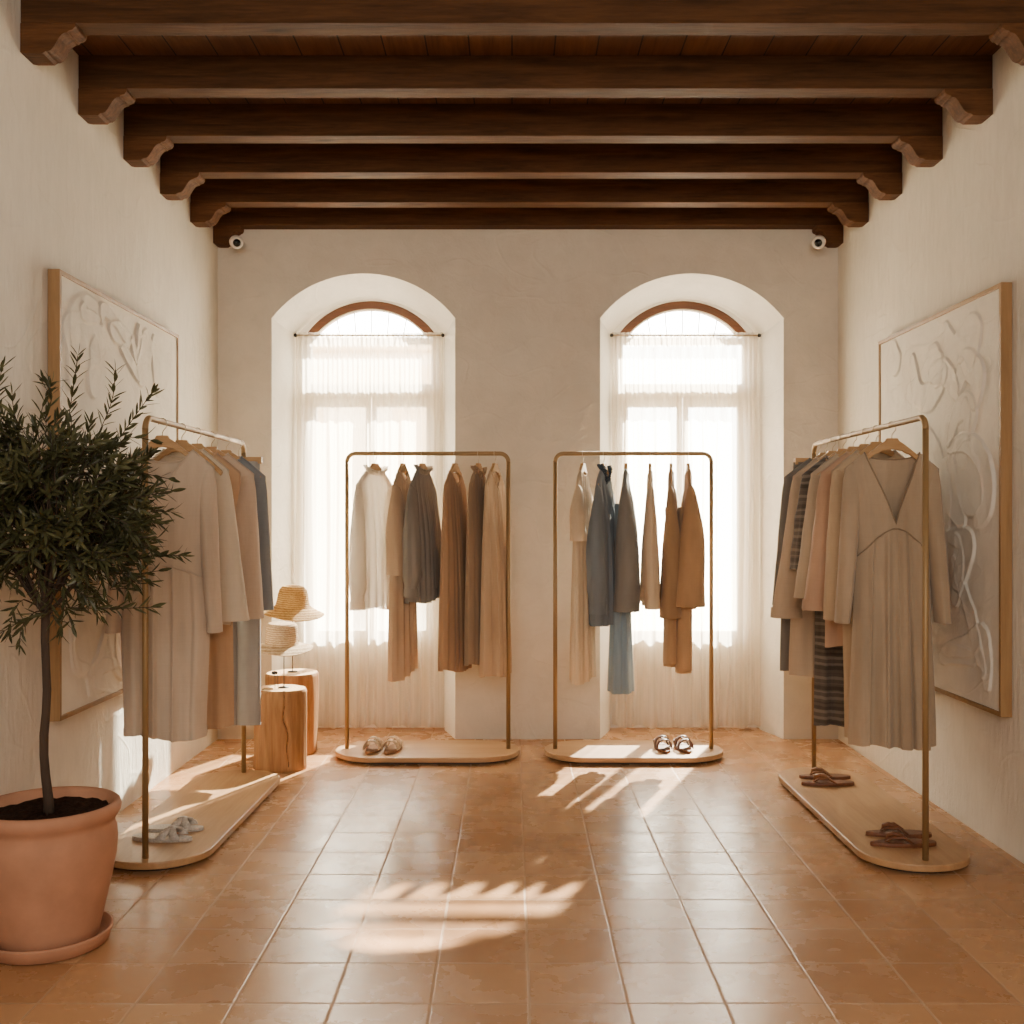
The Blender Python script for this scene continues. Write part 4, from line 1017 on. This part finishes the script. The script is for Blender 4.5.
for c in twigs:
    L = sum((b - a).length for a, b in zip(c, c[1:])); n = max(3, int(L / .020)); rot = rt.uniform(0, 6.28)
    for i in range(n + 1):
        f = (i + .6) / (n + .6) * (len(c) - 1); k = min(int(f), len(c) - 2); p = c[k].lerp(c[k + 1], f - k)
        tg = (c[k + 1] - c[k]).normalized(); a = tg.cross(Vector((.3, .9, .2))).normalized(); b = tg.cross(a)
        for s in (0, PI):
            ph = rot + i * PI / 2 * .9 + s + rt.gauss(0, .3)
            o = a * math.cos(ph) + b * math.sin(ph)
            d = tg * rt.uniform(.6, 1.1) + o * .75
            if not ok(p + d.normalized() * .05): continue
            leaf(p, d, tg + o * -.3, rt.uniform(.040, .064), rt.uniform(.0045, .0068))
    leaf(c[-1], c[-1] - c[-2], Vector((rt.random(), rt.random(), rt.random())), .045, .005)
mesh_obj('leaves', LV, LF, M['leaf'], t, smooth=False)

# ------------------------------------------------------------------ relief paintings
def relief(W, H, strokes, seed, nx=300, nz=350):
    """height field of raised plaster strokes; strokes = (points (s,t), half width, height, filled)"""
    sx, tz = np.meshgrid(np.linspace(0, W, nx), np.linspace(0, H, nz)); Hh = np.zeros_like(sx)
    rg = np.random.default_rng(seed)
    tex = sum(np.sin(sx * a + tz * b + c) for a, b, c in zip(rg.normal(0, 40, 10), rg.normal(0, 22, 10), rg.uniform(0, 6, 10))) / 10
    for pts, w, h, rim in strokes:
        rim = .55 + .45 * rim
        if w < .06: w, h = w * 1.75, h * .72
        d = np.full_like(sx, 9.)
        P = []
        for i in range(len(pts) - 1):   # smooth the polyline
            p0 = pts[max(i - 1, 0)]; p1, p2 = pts[i], pts[i + 1]; p3 = pts[min(i + 2, len(pts) - 1)]
            for q in range(6):
                u = q / 6
                P.append(tuple(.5 * ((2 * p1[k]) + (-p0[k] + p2[k]) * u + (2 * p0[k] - 5 * p1[k] + 4 * p2[k] - p3[k]) * u * u + (-p0[k] + 3 * p1[k] - 3 * p2[k] + p3[k]) * u ** 3) for k in (0, 1)))
        P.append(pts[-1]); n = len(P)
        for i, (a, b) in enumerate(zip(P, P[1:])):
            ax, az = b[0] - a[0], b[1] - a[1]; l2 = ax * ax + az * az + 1e-9
            u = np.clip(((sx - a[0]) * ax + (tz - a[1]) * az) / l2, 0, 1)
            tap = .45 + .55 * math.sin(PI * (i + .5) / n)
            d = np.minimum(d, np.hypot(sx - a[0] - u * ax, tz - a[1] - u * az) / tap)
        q = d / w + .12 * tex
        prof = (rim + (1 - rim) * np.clip(q, 0, 1) ** 3) * (1 - np.clip((q - .9) / .1, 0, 1))
        Hh = np.maximum(Hh, Hh * .45 + h * 1.45 * prof * (1 + .35 * tex))
    return sx, tz, Hh + .0018 * (tex + 1)
def painting(side, y0, y1, z0, z1, xw, dpt, strokes, label, seed):
    s = 1 if side == 'left' else -1         # faces +x on the left wall, -x on the right
    t = empty('relief_painting', (xw, (y0 + y1) / 2, z0), 0, label, 'painting', 'white relief paintings')
    W, H, fw = y1 - y0, z1 - z0, .02
    bm = bmesh.new(); a, b = sorted((s * .002, s * dpt))
    bbox(bm, a, b, -W / 2, -W / 2 + fw, 0, H); bbox(bm, a, b, W / 2 - fw, W / 2, 0, H)
    bbox(bm, a, b, -W / 2 + fw, W / 2 - fw, 0, fw); bbox(bm, a, b, -W / 2 + fw, W / 2 - fw, H - fw, H)
    bm_obj('frame', bm, M['frame'], t, bevel=.002)
    sx, tz, Hh = relief(W - 2 * fw, H - 2 * fw, strokes, seed); nz, nx = sx.shape
    V = [(s * (dpt - .009 + float(Hh[j, i])), -W / 2 + fw + float(sx[j, i]), fw + float(tz[j, i])) for j in range(nz) for i in range(nx)]
    Fc = []
    for j in range(nz - 1):
        for i in range(nx - 1):
            q = (j * nx + i, j * nx + i + 1, (j + 1) * nx + i + 1, (j + 1) * nx + i); Fc.append(q if s > 0 else q[::-1])
    mesh_obj('canvas', V, Fc, M['canvas'], t)
def rp(x, y):      # right painting: crop reading -> (s, t)
    X, Y = 860 + x / 2.134, 260 + y / 2.134; D = 2.034 * F / (X - CX); return (D - 4.494 - .02, pz(Y, D) - .578 - .02)
def lp(x, y, c=0):
    X, Y = (30 + x / 5.12, 250 + y / 5.12) if c == 0 else (30 + x / 5.69, 560 + y / 5.69)
    D = 1.828 * F / (CX - X); return (D - 4.366 - .02, pz(Y, D) - .585 - .02)
RS = [([rp(65, 195), rp(75, 220)], .05, .007, .5), ([rp(110, 215), rp(122, 285), rp(150, 290), rp(180, 240)], .045, .010, .3), ([rp(155, 200), rp(166, 245)], .05, .008, .5),
      ([rp(180, 150), rp(200, 195), rp(240, 150), rp(235, 212)], .05, .008, .35), ([rp(212, 270), rp(225, 222), rp(250, 250), rp(243, 300)], .045, .012, .3),
      ([rp(150, 245), rp(182, 240), rp(205, 280)], .04, .011, .3), ([rp(190, 385), rp(206, 332), rp(228, 310), rp(236, 330), rp(228, 372)], .04, .012, .3),
      ([rp(225, 310), rp(220, 420)], .075, .007, .6), ([rp(215, 420), rp(240, 500)], .14, .008, .55),
      ([rp(190, 402), rp(230, 390), rp(268, 440), rp(272, 520), rp(250, 560)], .035, .014, .3), ([rp(196, 430), rp(196, 505), rp(215, 552)], .045, .012, .3),
      ([rp(180, 440), rp(185, 540)], .07, .007, .6), ([rp(190, 590), rp(230, 602), rp(216, 662), rp(202, 722)], .04, .012, .3), ([rp(205, 600), rp(208, 680)], .08, .007, .6),
      ([rp(200, 640), rp(240, 780), rp(262, 880)], .03, .009, .4), ([rp(180, 832), rp(230, 822), rp(262, 806), rp(270, 905)], .035, .010, .4), ([rp(170, 850), rp(195, 840), rp(240, 850)], .03, .008, .4),
      ([rp(140, 360), rp(165, 420), rp(175, 520), rp(190, 650)], .03, .006, .5)]
LS = [([lp(300, 342), lp(220, 345), lp(188, 385), lp(190, 450), lp(205, 525), lp(212, 700)], .02, .010, .3), ([lp(250, 400), lp(330, 430)], .17, .007, .6), ([lp(270, 280), lp(268, 325), lp(340, 352)], .02, .012, .4),
      ([lp(365, 372), lp(372, 300), lp(430, 358), lp(480, 455)], .02, .014, .35), ([lp(470, 500), lp(510, 570), lp(555, 655)], .02, .013, .35), ([lp(520, 450), lp(548, 550), lp(562, 400)], .02, .013, .35),
      ([lp(420, 400), lp(500, 450)], .06, .008, .6), ([lp(570, 640), lp(600, 480)], .10, .006, .6), ([lp(330, 480), lp(330, 700)], .07, .007, .6), ([lp(640, 470), lp(660, 700)], .07, .005, .6),
      ([lp(240, 380, 1), lp(262, 590, 1), lp(330, 640, 1), lp(348, 760, 1)], .018, .009, .4), ([lp(440, 380, 1), lp(395, 560, 1), lp(345, 640, 1)], .02, .011, .4), ([lp(450, 350, 1), lp(490, 580, 1), lp(540, 640, 1)], .03, .011, .4),
      ([lp(490, 590, 1), lp(405, 610, 1), lp(390, 700, 1), lp(430, 715, 1)], .025, .010, .4), ([lp(520, 420, 1), lp(530, 560, 1)], .10, .008, .6), ([lp(290, 420, 1), lp(310, 560, 1)], .10, .006, .6)]
painting('right', 4.494, 6.00, .578, 2.39, XR, .05, RS, 'large white relief painting in a wooden frame on the right wall', 4)
painting('left', 4.366, 5.93, .585, 2.416, XL, .052, LS, 'large white relief painting in a wooden frame on the left wall', 9)

# ------------------------------------------------------------------ light, world, camera
w = bpy.data.worlds.new('sky'); sc.world = w; w.use_nodes = True
nt = w.node_tree; bg = nt.nodes['Background']
bg.inputs[0].default_value = (1.0, .975, .90, 1); bg.inputs[1].default_value = 14.5
sun = bpy.data.lights.new('sun', 'SUN'); sun.energy = 54; sun.color = (1, .925, .77); sun.angle = rad(.9)
so = bpy.data.objects.new('sun', sun); COL.objects.link(so)
so.rotation_euler = Vector((-.40, -1, -.735)).to_track_quat('-Z', 'Y').to_euler(); so.location = (4, 14, 8)
ar = bpy.data.lights.new('room_fill', 'AREA'); ar.shape = 'RECTANGLE'; ar.size = 3.2; ar.size_y = 2.2; ar.energy = 88; ar.color = (1, .935, .83)
ao = bpy.data.objects.new('room_fill', ar); COL.objects.link(ao); ao.location = (.1, -1.2, 2.6)
ao.rotation_euler = Vector((0, 1, -.28)).to_track_quat('-Z', 'Y').to_euler()

for c0, c1 in wins:          # sky light is sampled through the two windows
    pl = bpy.data.lights.new('window_portal', 'AREA'); pl.shape = 'RECTANGLE'; pl.size = .90; pl.size_y = 2.36; pl.cycles.is_portal = True
    po = bpy.data.objects.new('window_portal', pl); COL.objects.link(po); po.location = (c1, 7.46, 1.70)
    po.rotation_euler = Vector((0, -1, 0)).to_track_quat('-Z', 'Z').to_euler()

cam = bpy.data.cameras.new('camera'); cam.lens = 36 * F / 1024; cam.sensor_width = 36; cam.shift_y = 8 / 1024; cam.clip_start = .05
co = bpy.data.objects.new('camera', cam); COL.objects.link(co); co.location = (0, 0, CH); co.rotation_euler = (rad(90), 0, 0); sc.camera = co
sc.view_settings.view_transform = 'AgX'; sc.view_settings.look = 'AgX - Base Contrast'; sc.view_settings.exposure = 1.15
sc.cycles.use_denoising = True; sc.cycles.max_bounces = 10; sc.cycles.diffuse_bounces = 6; sc.cycles.transparent_max_bounces = 16
sc.cycles.sample_clamp_indirect = 5; sc.cycles.use_guiding = True; sc.cycles.caustics_reflective = False; sc.cycles.caustics_refractive = False
